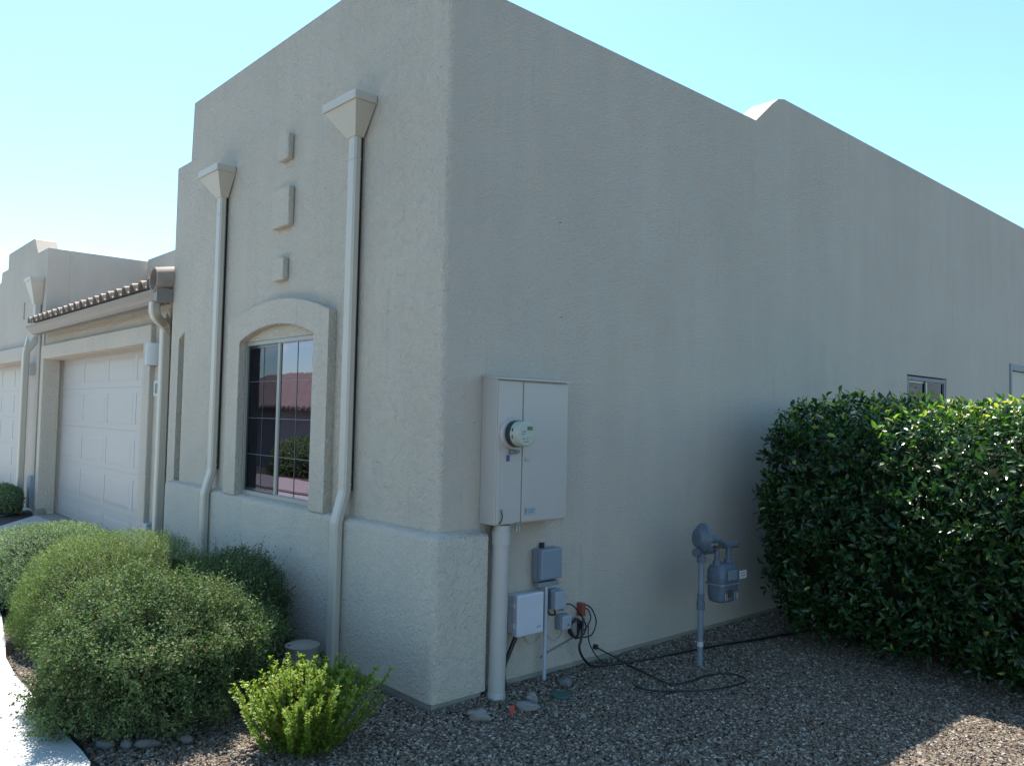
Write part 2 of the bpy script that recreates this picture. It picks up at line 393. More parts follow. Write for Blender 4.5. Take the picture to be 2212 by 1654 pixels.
# front wall (faces -Y): arched window hole and slim slot
win = [(-2.62, .925), (-1.50, .925), (-1.50, 2.16)]
def arch(x0, x1, z0, z1, n=10):      # segmental arch from right to left
    cx = (x0 + x1) / 2; hw = (x1 - x0) / 2; h = z1 - z0; R_ = (hw * hw + h * h) / (2 * h)
    a = math.asin(hw / R_); return [(cx + R_ * math.sin(t), z1 - R_ + R_ * math.cos(t)) for t in [a - 2 * a * i / n for i in range(n + 1)]]
hole_w = [(-2.585, .90), (-1.40, .90)] + arch(-2.585, -1.40, 2.14, 2.245)
slot = [(-4.07, .93), (-3.93, .93), (-3.93, 2.31), (-4.07, 2.24)]
bm = BM()
prism(bm, [(-4.26, .02), (-rr_, .02), (-rr_, 4.44), (-3.90, 4.44), (-3.93, 3.90), (-4.26, 3.90)], [hole_w, slot], FY, 0, T)
obj('wall', bm, 'stucco_lace', H)['label'] = 'front wall facing the walk, stepped down at its far end'
# rounded outer corner
bm = BM(); ring = [(-rr_, 0)] + [(-rr_ + rr_ * math.sin(a), rr_ - rr_ * math.cos(a)) for a in [PI / 2 * i / 5 for i in range(1, 6)]] + [(-T, rr_), (-T, 0 + .001)]
prism(bm, [(-rr_, 0)] + [(-rr_ + rr_ * math.sin(a), rr_ - rr_ * math.cos(a)) for a in [PI / 2 * i / 6 for i in range(1, 7)]] + [(-rr_, rr_)], [], lambda u, v, d: (u, v, d), .02, 4.44)
obj('corner_bead', bm, 'stucco_trim', H, smooth=.6)
# side wall (faces +X)
swin = [(6.33, 1.25), (7.44, 1.25), (7.44, 2.15), (6.33, 2.15)]
sdoor = [(9.70, .05), (10.62, .05), (10.62, 2.47), (9.70, 2.47)]
top = [(14.0, 4.44), (3.70, 4.44), (3.60, 4.415), (3.50, 4.345), (3.24, 4.13), (.40, 4.13), (.18, 4.36), (.08, 4.43), (rr_, 4.44)]
bm = BM(); prism(bm, [(rr_, .02), (14.0, .02)] + top, [swin, sdoor], FX, 0, -T)
obj('wall', bm, 'stucco_fine', H)['label'] = 'long shaded side wall, parapet raised at the far part'
# hidden shell: back and far walls, flat roof, floor
bm = BM(); box(bm, (-9.9, 13.7, 0), (-T, 13.95, 4.1)); obj('wall', bm, 'stucco_fine', H)
bm = BM(); box(bm, (-4.26, T + .002, .02), (-4.0, 1.55, 3.90)); obj('wall', bm, 'stucco_lace', H)
bm = BM(); box(bm, (-9.9, T + 1.31, 3.45), (-T - .002, 13.69, 3.6)); box(bm, (-3.99, T + .002, 3.45), (-T - .002, T + 1.30, 3.6)); obj('roof', bm, 'roof_membrane', H)
bm = BM(); box(bm, (-9.6, .55, .0), (-T - .002, 13.6, .03)); obj('floor', bm, 'interior', H)
bm = BM(); box(bm, (-4.0, 2.9, .03), (-T - .01, 3.0, 3.4)); box(bm, (-3.98, T + .01, .03), (-3.95, 2.9, 3.4)); obj('partition', bm, 'interior', H)
bm = BM(); box(bm, (-3.2, 5.0, .03), (-3.1, 13.6, 3.4)); obj('partition', bm, 'interior', H)
# concrete footing edge
bm = BM(); box(bm, (-4.2, -.050, -.12), (.05, .30, .018)); box(bm, (-.3, .301, -.12), (-.012, 9.6, .018)); obj('footing', bm, 'footing', H)
# wainscot band, with its short return on the side wall
bm = BM()
def wains(bm, x0, x1):
    prism(bm, [(0, .02), (-.07, .02), (-.07, .90), (-.062, .918), (-.045, .925), (0, .945)], [], lambda u, v, d: (d, u, v), x0, x1)
plan = [(-4.08, -.07)]
ro = .035
cx_, cy_ = .07 - ro, -.07 + ro
arcp = [(cx_ + ro * math.sin(a), cy_ - ro * math.cos(a)) for a in [PI / 2 * i / 6 for i in range(7)]]
plan = [(-4.08, -.07)] + arcp + [(.07, .315), (.001, .315), (.001, -.001), (-4.08, -.001)]
inner = [(-4.08, -.045)] + [(cx_ - 0 + (ro - .025) * math.sin(a), cy_ - (ro - .025) * math.cos(a)) for a in [PI / 2 * i / 6 for i in range(7)]] + [(.045, .300), (.001, .300), (.001, -.001), (-4.08, -.001)]
lv = [(plan, .02), (plan, .898), ([tuple((np.array(p) * .7 + np.array(q) * .3)) for p, q in zip(plan, inner)], .915), (inner, .925), ([(-4.08, -.002), *[(.002, -.002)] * 7, (.002, .296), (.001, .296), (.001, -.001), (-4.08, -.001)], .937)]
rings = [[bm.verts.new((p[0], p[1], z)) for p in L_] for L_, z in lv]
for a, b in zip(rings, rings[1:]):
    n = len(a)
    for k in range(n):
        try: bm.faces.new([a[k], a[(k + 1) % n], b[(k + 1) % n], b[k]])
        except ValueError: pass
bmesh.ops.remove_doubles(bm, verts=bm.verts[:], dist=1e-5)
obj('wainscot', bm, 'stucco_trim', H, smooth=.9)
# window surround with arched top
o_ = [(-2.80, .926), (-1.178, .926), (-1.178, 2.285)] + arch(-2.80, -1.178, 2.285, 2.425)[1:-1] + [(-2.80, 2.285)]
i_ = [(-2.585, .926), (-1.385, .926)] + arch(-2.585, -1.385, 2.14, 2.245)
bm = BM()
outl = [(-2.80, .926), (-2.585, .926), *reversed(arch(-2.585, -1.385, 2.14, 2.240)), (-1.385, .926), (-1.178, .926), (-1.178, 2.285)] + arch(-2.80, -1.178, 2.285, 2.425)[1:-1] + [(-2.80, 2.285)]
prism(bm, outl, [], FY, -.062, -.0005); obj('window_surround', bm, 'stucco_trim', H, bevel=.012, seg=3)
# raised plaster blocks
def block(x0, x1, z0, z1):
    bm = BM(); box(bm, (x0, -.05, z0), (x1, -.0005, z1)); obj('plaster_block', bm, 'stucco_trim', H, bevel=.012, seg=3)
block(-2.05, -1.878, 3.47, 3.66); block(-2.115, -1.842, 2.965, 3.26); block(-2.075, -1.898, 2.565, 2.735)

# window (near, arched opening)
def slider(parent, f, u0, u1, v0, v1, um, rows, cols, mats, dsign, blind=True, fd=.05, fw=.04, fm='window_frame_paint'):
    """sliding window in plane f; d grows into the building by dsign"""
    W = thing('window', None, None); W.location = f((u0 + u1) / 2, v0, 0); place(W, parent)
    d = lambda q: q * dsign
    bm = BM(); prism(bm, [(u0, v0), (u1, v0), (u1, v1), (u0, v1)], [[(u0 + fw * .8, v0 + fw), (u1 - fw * .8, v0 + fw), (u1 - fw * .8, v1 - fw * .8), (u0 + fw * .8, v1 - fw * .8)]], f, d(.004), d(fd + .03)); obj('frame', bm, fm, W, bevel=.004)
    bm = BM(); prism(bm, [(um - .018, v0 + fw), (um + .020, v0 + fw), (um + .020, v1 - fw * .8), (um - .018, v1 - fw * .8)], [], f, d(.010), d(fd)); obj('mullion', bm, 'window_frame_paint', W, bevel=.003)
    for k, (a, b) in enumerate(((u0 + fw * .8, um - .018), (um + .020, u1 - fw * .8))):
        sw = .022 if k == 0 else .006; db = .030 if k == 0 else .022
        lo, hi = v0 + fw, v1 - fw * .8
        bm = BM(); prism(bm, [(a, lo), (b, lo), (b, hi), (a, hi)], [[(a + sw, lo + sw), (b - sw * .5, lo + sw), (b - sw * .5, hi - sw), (a + sw, hi - sw)]], f, d(db - .006), d(db + .012)); obj('sash', bm, 'cream_frame' if k else 'meter_dark', W)
        bm = BM(); prism(bm, [(a + sw, lo + sw), (b - sw * .5, lo + sw), (b - sw * .5, hi - sw), (a + sw, hi - sw)], [], f, d(db), d(db + .004)); g_ = obj('pane', bm, mats[k], W)
        g_['label'] = 'darker pane behind an insect screen' if k == 0 else 'clear reflecting pane'
        if rows:
            bm = BM()
            for r in range(1, rows):
                z = lo + (hi - lo) * r / rows; prism(bm, [(a, z - .0018), (b, z - .0018), (b, z + .0018), (a, z + .0018)], [], f, d(db - .003), d(db - .0005))
            for c_ in range(1, cols):
                x = a + (b - a) * c_ / cols; prism(bm, [(x - .0014, lo), (x + .0014, lo), (x + .0014, hi), (x - .0014, hi)], [], f, d(db - .0034), d(db - .0008))
            obj('muntin', bm, 'print_grey' if k else 'gas_grey', W)
    if blind:
        bm = BM(); z = v0 + .06
        while z < v1 - .03:
            prism(bm, [(u0 + .03, z), (u1 - .03, z), (u1 - .03, z + .002), (u0 + .03, z + .002)], [], lambda u, v, q: f(u, v + (.012 if abs(q) > .1 else 0), q), d(.085), d(.11)); z += .030
        bl = obj('blind', bm, 'blind', W); bl['label'] = 'horizontal blind slats behind the glass'
    return W
slider(H, FY, -2.615, -1.46, .93, 2.14, -2.035, 4, 2, ('screened_glass', 'window_glass'), 1)
bm = BM(); prism(bm, [(-2.585, 2.142), (-1.40, 2.142)] + [(x, min(z, 2.243)) for x, z in arch(-2.584, -1.401, 2.143, 2.243)], [], FY, .006, .05); obj('infill', bm, 'stucco_trim', H)
# small side window and beige side door
slider(H, FX, 6.345, 7.425, 1.26, 2.135, 6.88, 0, 0, ('dark_glass', 'dark_glass'), -1, fw=.055, fm='gas_grey')
D_ = thing('door', None, None, (0, 10.16, .05)); place(D_, H)
bm = BM(); prism(bm, [(9.70, .05), (10.62, .05), (10.62, 2.47), (9.70, 2.47)], [[(9.78, .06), (10.54, .06), (10.54, 2.38), (9.78, 2.38)]], FX, .012, -.09); obj('frame', bm, 'gas_grey', D_, bevel=.004)
bm = BM(); prism(bm, [(9.785, .065), (10.535, .065), (10.535, 2.375), (9.785, 2.375)], [], FX, -.02, -.06); obj('leaf', bm, 'door_beige', D_)
bm = BM(); disc(bm, (-.02, 10.45, 1.05), (1, 0, 0), .025, .06, 12); obj('handle', bm, 'metal_zinc', D_)
for y_, z_ in ((.92, 2.85), (.95, 2.24)):
    bm = BM(); disc(bm, (0, y_, z_), (1, 0, 0), .0035, .005, 8); obj('weep_screw', bm, 'dark_gap', H)

# downspouts with funnel heads
def downspout(x, ztop, kick, label, zb, yb0, parent, hw=.21, base_y=0, neck=3.385, pw=.092, pd=.054, hd=.165, fx=None):
    """x centre, wall at y=base_y; upper pipe hugs the wall, lower pipe steps out over the wainscot"""
    D = thing('downspout', label, None, (x, base_y - .05, 0)); place(D, parent)
    y = base_y; X_ = x; x = fx if fx is not None else x
    # funnel
    zr = ztop
    bm = BM(); box(bm, (x - hw, y - hd, zr - .055), (x + hw, y - .004, zr)); obj('funnel_rim', bm, 'downspout_paint', D, bevel=.004)
    bm = BM()
    a = [(x - hw + .012, y - hd + .012, zr - .056), (x + hw - .012, y - hd + .012, zr - .056), (x + hw - .012, y - .004, zr - .056), (x - hw + .012, y - .004, zr - .056)]
    x = X_; b = [(x - pw / 2 - .004, y - pd - .026, neck), (x + pw / 2 + .004, y - pd - .026, neck), (x + pw / 2 + .004, y - .016, neck), (x - pw / 2 - .004, y - .016, neck)]
    A = [bm.verts.new(p) for p in a]; B = [bm.verts.new(p) for p in b]
    for k in range(4): bm.faces.new([A[k], A[(k + 1) % 4], B[(k + 1) % 4], B[k]])
    bm.faces.new(A); bm.faces.new(B[::-1]); obj('funnel', bm, 'downspout_paint', D)
    yu = y - .022 - pd / 2
    bm = BM()
    if kick: sweep_rect(bm, [(x, yu, neck + .01), (x, yu, kick + .10), (x, yu - .008, kick + .06), (x, yu - .044, kick - .07), (x, yu - .052, kick - .11), (x, yu - .052, zb)], pw, pd)
    else: sweep_rect(bm, [(x, yu, neck + .01), (x, yu, zb)], pw, pd)
    obj('pipe', bm, 'downspout_paint', D)
    for z in ([neck - .14] + ([kick + .22, kick + .14] if kick else [])):
        bm = BM(); sweep_rect(bm, [(x, yu, z), (x, yu, z - .008)], pw + .006, pd + .006); obj('joint', bm, 'downspout_paint', D)
    if kick:
        bm = BM(); sweep_rect(bm, [(x, yu - .052, kick - .13), (x, yu - .052, kick - .138)], pw + .006, pd + .006); obj('joint', bm, 'downspout_paint', D)
    # black strip, stands in for the shade in the gap behind the pipe
    bm = BM(); box(bm, (x - .02, y - .0215, (kick or zb) + .1), (x + pw / 2 - .024, y - .0005, neck)); obj('gap_shade_strip', bm, 'dark_gap', D)
    return D
downspout(-3.065, 3.63, 1.0, 'thinner looking downspout with funnel head at the far side of the arched window', -.02, 0, H, fx=-3.11)
downspout(-.93, 3.63, 1.0, 'downspout with funnel head between the arched window and the house corner', -.02, 0, H, fx=-.96)

# ------------------------------------------------------------ garage bay of the near house
GY = .155
bm = BM(); prism(bm, [(-9.90, 0), (-9.78, 0), (-9.78, 2.27), (-5.36, 2.27), (-5.36, 0), (-4.26, 0), (-4.26, 2.689), (-9.90, 2.689)], [], FY, GY, .42); obj('wall', bm, 'stucco_lace', H)['label'] = 'garage wall under the tiled eave'
bm = BM(); prism(bm, [(-9.895, 0), (-9.745, 0), (-9.745, 2.28), (-5.38, 2.28), (-5.38, 0), (-5.16, 0), (-5.16, 2.475), (-9.895, 2.475)], [], FY, .10, GY + .18); obj('garage_surround', bm, 'stucco_trim', H, bevel=.012, seg=3)
bm = BM(); box(bm, (-9.895, .085, -.01), (-9.72, .2, .10)); obj('footing', bm, 'footing', H)
GD = thing('garage_door', None, None, (-7.56, .38, 0)); place(GD, H)
x0, x1 = -9.80, -5.37; NR, NC = 5, 4; ZS = [0.018, .31, .815, 1.32, 1.84, 2.30]; EM = [(.05, .232), (.38, .736), (.886, 1.217), (1.40, 1.767), (1.92, 2.215)]
for r in range(NR):
    bm = BM(); z0 = ZS[r] + .001; z1 = ZS[r + 1] - .001
    cw = (x1 - x0) / NC; holes = []
    for c_ in range(NC):
        a, b = x0 + c_ * cw + .05, x0 + (c_ + 1) * cw - .05; holes.append([(a, EM[r][0]), (b, EM[r][0]), (b, EM[r][1]), (a, EM[r][1])])
    prism(bm, [(x0, z0), (x1, z0), (x1, z1), (x0, z1)], holes, FY, .38, .42)
    for h_ in holes:
        (a, p), (b, _), (_, q) = h_[0], h_[1], h_[2]; m_ = .045
        A = [bm.verts.new(v_) for v_ in ((a, .3835, p), (b, .3835, p), (b, .3835, q), (a, .3835, q))]
        # recessed moulding, raised centre field
        B = [bm.verts.new(v_) for v_ in ((a + m_, .378, p + m_), (b - m_, .378, p + m_), (b - m_, .378, q - m_), (a + m_, .378, q - m_))]
        for k in range(4): bm.faces.new([A[k], A[(k + 1) % 4], B[(k + 1) % 4], B[k]])
        bm.faces.new(B)
    obj('panel', bm, 'door_paint', GD)
# eave: fascia, soffit, gutter, tiles
EV = thing('eave_roof', None, None, (-7.1, .1, 2.8)); place(EV, H)
bm = BM(); box(bm, (-9.88, .0, 2.69), (-4.265, .42, 2.712)); box(bm, (-9.88, -.018, 2.60), (-4.35, -.001, 2.765)); obj('fascia', bm, 'gutter_brown', EV)
bm = BM()
prism(bm, [(-.02, 2.727), (-.02, 2.614), (-.075, 2.614), (-.105, 2.637), (-.125, 2.667), (-.155, 2.692), (-.165, 2.726), (-.158, 2.729), (-.148, 2.70), (-.118, 2.674), (-.098, 2.645), (-.072, 2.624), (-.028, 2.624), (-.028, 2.727)], [], lambda u, v, d: (d, u, v), -9.63, -4.345); obj('gutter', bm, 'gutter_brown', EV)
for xx in (-9.63, -4.348):
    bm = BM(); prism(bm, [(-.022, 2.723), (-.022, 2.618), (-.073, 2.618), (-.103, 2.640), (-.123, 2.67), (-.153, 2.695), (-.163, 2.722)], [], lambda u, v, d: (d, u, v), xx, xx + .004); obj('gutter_end', bm, 'gutter_brown', EV)
bm = BM(); box(bm, (-4.343, -.155, 2.61), (-4.25, .15, 2.735)); obj('rake_board', bm, 'gutter_brown', EV)
bm = BM(); prism(bm, [(.0, 2.762), (.62, 2.875), (.62, 2.74), (.0, 2.74)], [], lambda u, v, d: (d, u, v), -9.88, -4.262); obj('roof_deck', bm, 'roof_membrane', EV)
bm = BM(); box(bm, (-9.88, .621, 2.74), (-4.262, 1.55, 2.85)); obj('roof_deck', bm, 'roof_membrane', EV)
def barrel(r, L_, th=.014, up=True, taper=.88, n=9):
    bm = BM(); R2 = []
    for y_, k in ((0, 1.0), (L_, taper)):
        o1, i1 = [], []
        for j in range(n + 1):
            a = PI * j / n
            sgn = 1 if up else -1
            o1.append((math.cos(a) * r * k, y_, sgn * math.sin(a) * r * k)); i1.append((math.cos(a) * (r - th) * k, y_, sgn * math.sin(a) * (r - th) * k))
        R2.append(([bm.verts.new(p) for p in o1], [bm.verts.new(p) for p in i1]))
    (o1, i1), (o2, i2) = R2
    for j in range(n):
        bm.faces.new([o1[j], o1[j + 1], o2[j + 1], o2[j]]); bm.faces.new([i1[j + 1], i1[j], i2[j], i2[j + 1]])
        bm.faces.new([o1[j], i1[j], i1[j + 1], o1[j + 1]]); bm.faces.new([o2[j + 1], i2[j + 1], i2[j], o2[j]])
    bm.faces.new([o1[0], o2[0], i2[0], i1[0]]); bm.faces.new([o1[n], i1[n], i2[n], o2[n]])
    bmesh.ops.recalc_face_normals(bm, faces=bm.faces[:]); me = bpy.data.meshes.new('tile'); bm.to_mesh(me); bm.free(); me.materials.append(MAT['tile_clay'])
    for p in me.polygons: p.use_smooth = True
    me.set_sharp_from_angle(angle=.7); return me
cover = barrel(.092, .36); pan = barrel(.075, .36, up=False, taper=.92); sl_ = math.atan2(.113, .62)
for row in range(2):
    for k in range(20):
        xx = -9.79 + k * .2695
        for me, dx, dz in ((cover, 0, .026), (pan, .135, .098)):
            if xx + dx > -4.46: continue
            o = bpy.data.objects.new('tile', me); COL.objects.link(o)
            o.location = (xx + dx + random.uniform(-.004, .004), -.085 + row * .30 + random.uniform(-.006, .006), 2.762 + dz + row * .060); o.rotation_euler = (sl_ - .015, 0, random.uniform(-.015, .015)); place(o, EV)
bm = BM(); a_ = Vector((-4.335, -.165, 2.815)); b_ = a_ + Vector((0, .50, .50 * math.tan(sl_)))
o_r, i_r = [], []
for q_, k_ in ((a_, 1.0), (b_, .96)):
    o_r.append([bm.verts.new(q_ + Vector((math.cos(2 * PI * t / 24) * .112 * k_, 0, math.sin(2 * PI * t / 24) * .118 * k_))) for t in range(24)])
    i_r.append([bm.verts.new(q_ + Vector((math.cos(2 * PI * t / 24) * .096 * k_, 0, math.sin(2 * PI * t / 24) * .102 * k_))) for t in range(24)])
for t in range(24):
    u_ = (t + 1) % 24
    bm.faces.new([o_r[0][t], o_r[0][u_], o_r[1][u_], o_r[1][t]]); bm.faces.new([i_r[0][t], i_r[1][t], i_r[1][u_], i_r[0][u_]])
    bm.faces.new([o_r[0][t], i_r[0][t], i_r[0][u_], o_r[0][u_]]); bm.faces.new([o_r[1][t], o_r[1][u_], i_r[1][u_], i_r[1][t]])
o = obj('rake_tile', bm, 'tile_clay', EV, smooth=.7)
o['label'] = 'large rounded end tile against the house'
# back parapet above the garage bay
bm = BM(); box(bm, (-9.88, 1.552, 2.7), (-4.0, 1.80, 3.965)); obj('wall', bm, 'stucco_fine', H)['label'] = 'set back parapet wall above the garage roof'
# garage downspout (round elbows)
DG = thing('downspout', 'plain downspout with curved elbow under the gutter end', None, (-4.8, .1, 0)); place(DG, H)
bm = BM(); sweep_rect(bm, smooth_path([(-4.50, -.09, 2.62), (-4.50, -.09, 2.55), (-4.51, -.075, 2.50), (-4.57, -.02, 2.46), (-4.68, .07, 2.43), (-4.725, .095, 2.38), (-4.73, .10, 2.30), (-4.73, .10, .02)], 4), .10, .085); obj('pipe', bm, 'downspout_paint', DG)
# house number plaque and small box
P_ = thing('house_number', None, None, (-5.0, .19, 1.8)); place(P_, H)
bm = BM(); box(bm, (-5.12, .136, 1.72), (-4.93, .1545, 1.885)); obj('plaque', bm, 'label_white', P_, bevel=.004)
cu = bpy.data.curves.new('numeral', 'FONT'); cu.body = '8'; cu.size = .15; cu.extrude = .002; cu.materials.append(MAT['print_grey']); cu.align_x = 'CENTER'
o = bpy.data.objects.new('numeral', cu); COL.objects.link(o); o.location = (-5.03, .133, 1.75); o.rotation_euler = (PI / 2, 0, 0); place(o, P_)
bm = BM(); box(bm, (-5.12, .07, .20), (-4.96, .1545, .42)); props(obj('outlet_box', bm, 'grey_pale', bevel=.006), 'small grey outlet box low on the garage wall beside its downspout', 'outlet box')

# wall lamps
def lamp(x, y, z0, z1, r, label):
    L_ = thing('wall_lamp', label, 'wall lamp', (x, y, z0), 'cylinder wall lamps beside the garage doors')
    bm = BM(); n = 14; t = .006
    pts = [(x + r * math.cos(PI + PI * k / n), y + r * math.sin(PI + PI * k / n) * 1.3) for k in range(n + 1)]
    pin = [(x + (r - t) * math.cos(PI + PI * k / n), y + (r - t) * math.sin(PI + PI * k / n) * 1.3) for k in range(n + 1)]
    prism(bm, pts + pin[::-1], [], lambda u, v, d: (u, v, d), z0, z1); obj('lamp_shade', bm, 'label_white', L_, smooth=.7)
    bm = BM(); box(bm, (x - .05, y - .012, z0 + .06), (x + .05, y - .001, z1 - .06)); obj('back_plate', bm, 'cream_frame', L_)
    bm = BM(); disc(bm, (x, y - .055, z0 + .07), (0, 0, 1), .02, .1, 10); obj('bulb', bm, 'label_white', L_)
lamp(-5.03, .154, 2.035, 2.262, .105, 'white half cylinder wall lamp beside the near garage door, next to the downspout')
lamp(-10.55, .149, 2.06, 2.24, .12, 'white half cylinder wall lamp on the pier beyond the far downspout')

# ------------------------------------------------------------ far house
F = thing('townhouse', 'farther stucco townhouse at the left edge with stepped parapet and its own garage', 'house', (-12, 4, 0))
FYp = .15
bm = BM()
prism(bm, [(-19, 0), (-17.5, 0), (-17.5, 2.30), (-11.05, 2.30), (-11.05, 0), (-9.96, 0), (-9.96, 3.95), (-10.60, 3.955), (-10.72, 4.09), (-10.82, 4.20), (-10.88, 4.225), (-12.77, 4.225), (-12.79, 3.96), (-13.30, 3.96), (-13.36, 3.78), (-19, 3.78)], [[(-11.42, 2.98), (-11.33, 2.98), (-11.33, 3.25), (-11.42, 3.25)]], FY, FYp, FYp + .3); obj('wall', bm, 'stucco_fine', F)
bm = BM(); box(bm, (-11.44, FYp + .04, 2.96), (-11.31, FYp + .08, 3.27)); obj('recess_back', bm, 'stucco_fine', F)
bm = BM(); box(bm, (-10.2, FYp + .302, 0), (-9.96, 13.9, 3.95)); obj('wall', bm, 'stucco_fine', F)
bm = BM(); box(bm, (-19, 13.6, 0), (-10.16, 13.9, 3.9)); box(bm, (-19.2, .46, 0), (-19.01, 13.9, 3.9)); obj('wall', bm, 'stucco_fine', F)
bm = BM(); box(bm, (-19, .46, 3.2), (-10.16, 13.59, 3.4)); obj('roof', bm, 'roof_membrane', F)
bm = BM(); prism(bm, [(-17.7, 0), (-17.5, 0), (-17.5, 2.30), (-11.05, 2.30), (-11.05, 0), (-10.88, 0), (-10.88, 2.52), (-17.7, 2.52)], [], FY, FYp - .08, FYp - .0005); obj('garage_surround', bm, 'stucco_trim', F, bevel=.012)
GD2 = thing('garage_door', None, None, (-14, .4, 0)); place(GD2, F)
for r in range(5):
    bm = BM(); z0 = r * .46 + .001; z1 = (r + 1) * .46 - .001; holes = []
    for c_ in range(6):
        a = -17.5 + c_ * 1.075 + .05; holes.append([(a, z0 + .07), (a + .97, z0 + .07), (a + .97, z1 - .07), (a, z1 - .07)])
    prism(bm, [(-17.5, z0), (-11.04, z0), (-11.04, z1), (-17.5, z1)], holes, FY, .40, .43)
    for h_ in holes: prism(bm, h_, [], FY, .4045, .425)
    obj('panel', bm, 'door_paint', GD2)
DF = thing('downspout', 'bent downspout with a small funnel head beside the far garage', None, (-10.2, .1, 0)); place(DF, F)
bm = BM(); box(bm, (-10.46, -.05, 3.46), (-10.06, FYp - .004, 3.51)); obj('funnel_rim', bm, 'downspout_paint', DF)
bm = BM()
A = [bm.verts.new(p) for p in ((-10.45, -.04, 3.459), (-10.07, -.04, 3.459), (-10.07, .145, 3.459), (-10.45, .145, 3.459))]
B = [bm.verts.new(p) for p in ((-10.27, .04, 3.11), (-10.17, .04, 3.11), (-10.17, .145, 3.11), (-10.27, .145, 3.11))]
for k in range(4): bm.faces.new([A[k], A[(k + 1) % 4], B[(k + 1) % 4], B[k]])
bm.faces.new(A); bm.faces.new(B[::-1]); obj('funnel', bm, 'downspout_paint', DF)
bm = BM(); sweep_rect(bm, smooth_path([(-10.22, .095, 3.13), (-10.22, .095, 2.62), (-10.23, .075, 2.56), (-10.25, -.0, 2.42), (-10.26, -.02, 2.35), (-10.26, -.02, -.02)], 3), .10, .085, axis=(1, 0, 0)); obj('pipe', bm, 'downspout_paint', DF)
bm = BM(); tube(bm, [(-10.12, .125, 2.7), (-10.12, .125, .55)], .018, 8); obj('conduit', bm, 'downspout_paint', DF)
bm = BM(); box(bm, (-10.22, .06, .08), (-10.02, .149, .55)); props(obj('meter_box', bm, 'grey_pale', bevel=.006), 'tall grey meter box low on the pier between the garages', 'utility box')

# house across the street, seen in the window reflection
O = thing('townhouse', 'low house with red tiled roof across the street, reflected in the arched window', 'house', (-24, -14, -.95))
zb = -.98
bm = BM(); prism(bm, [(-40, zb), (-14, zb), (-14, 1.68), (-40, 1.68)], [[(-21, zb + .8), (-19, zb + .8), (-19, zb + 2.1), (-21, zb + 2.1)]], FY, -14.0, -14.25); obj('wall', bm, 'house_far', O)
bm = BM(); box(bm, (-14.3, -22, zb), (-14.05, -14.26, 1.68)); obj('wall', bm, 'house_far', O)
bm = BM(); box(bm, (-20.98, -14.12, zb + .82), (-19.02, -14.08, zb + 2.08)); obj('pane', bm, 'window_glass', O)
bm = BM(); n = 720; a0 = -40.3; prev = None
for j in range(n + 1):
    xx = a0 + 26.6 * j / n; up = .13 * abs(math.sin(PI * (xx / .44)))
    cur = [bm.verts.new((xx, y_, z_ + up)) for y_, z_ in ((-13.4, 1.70), (-18.2, 3.55), (-18.21, 3.45), (-13.4, 1.62))]
    if prev:
        bm.faces.new([prev[0], cur[0], cur[1], prev[1]]); bm.faces.new([prev[3], prev[2], cur[2], cur[3]]); bm.faces.new([prev[0], prev[3], cur[3], cur[0]])
    prev = cur
for j in range(14):
    y_ = -13.4 - 4.8 * j / 14; z_ = 1.70 + 1.85 * j / 14
    box(bm, (-40.3, y_ - .02, z_ + .02), (-13.7, y_ + .005, z_ + .045))
obj('roof', bm, 'tile_red', O)
bm = BM(); prism(bm, [(-18.2, 3.55), (-22.8, 1.7), (-22.8, 1.62), (-18.2, 3.45)], [], lambda u, v, d: (d, u, v), -40.3, -13.7); obj('roof', bm, 'tile_red', O)

# ------------------------------------------------------------ electrical panel on the side wall
E = thing('electrical_panel', 'tall cream metal electrical cabinet with round meter mounted on the side wall', 'electrical panel', (.08, .58, .97))
Y0, Y1, Z0, Z1, XF = .300, .874, .970, 1.832, .150
bm = BM(); box(bm, (.001, Y0, Z0), (XF - .012, Y1, Z1 - .008)); obj('cabinet', bm, 'panel_paint', E, bevel=.004)
bm = BM(); prism(bm, [(0.001, Z1 - .007), (XF + .018, Z1 - .022), (XF + .018, Z1 - .012), (.001, Z1 + .006)], [], lambda u, v, d: (u, d, v), Y0 - .006, Y1 + .006); obj('rain_lip', bm, 'panel_paint', E)
bm = BM(); box(bm, (XF - .0115, Y0 + .004, Z0 + .006), (XF, .4905, Z1 - .028)); obj('cover', bm, 'panel_paint', E, bevel=.003)
dr = (lambda: (BM()))()
box(dr, (XF - .0115, .4955, Z0 + .010), (XF + .004, Y1 - .004, Z1 - .032)); dr_o = obj('door', dr, 'panel_paint', E, bevel=.003)
bm = BM(); box(bm, (XF + .0045, .512, 1.338), (XF + .014, .535, 1.356)); obj('latch', bm, 'metal_zinc', dr_o, bevel=.003)
bm = BM(); box(bm, (XF + .0045, .514, 1.020), (XF + .006, .606, 1.062)); lo = obj('nameplate', bm, 'grey_pale', dr_o)
bm = BM(); prism(bm, [(.522, 1.028), (.53, 1.028), (.53, 1.050), (.54, 1.050), (.526, 1.056), (.514 + .004, 1.050), (.522, 1.050)], [], FX, XF + .0062, XF + .007); box(bm, (XF + .0062, .55, 1.045), (XF + .007, .598, 1.049)); box(bm, (XF + .0062, .55, 1.033), (XF + .007, .59, 1.037)); obj('print', bm, 'print_grey', dr_o)
MY, MZ = .412, 1.498
mt = thing('meter', None, None, (XF, MY, MZ)); place(mt, E)
bm = BM(); disc(bm, (XF, MY, MZ), (1, 0, 0), .098, .022, 32, r2=.092); obj('socket_ring', bm, 'panel_paint', mt, smooth=.6)
bm = BM(); disc(bm, (XF + .022, MY, MZ), (1, 0, 0), .078, .035, 32); obj('meter_base', bm, 'meter_dark', mt, smooth=.6)
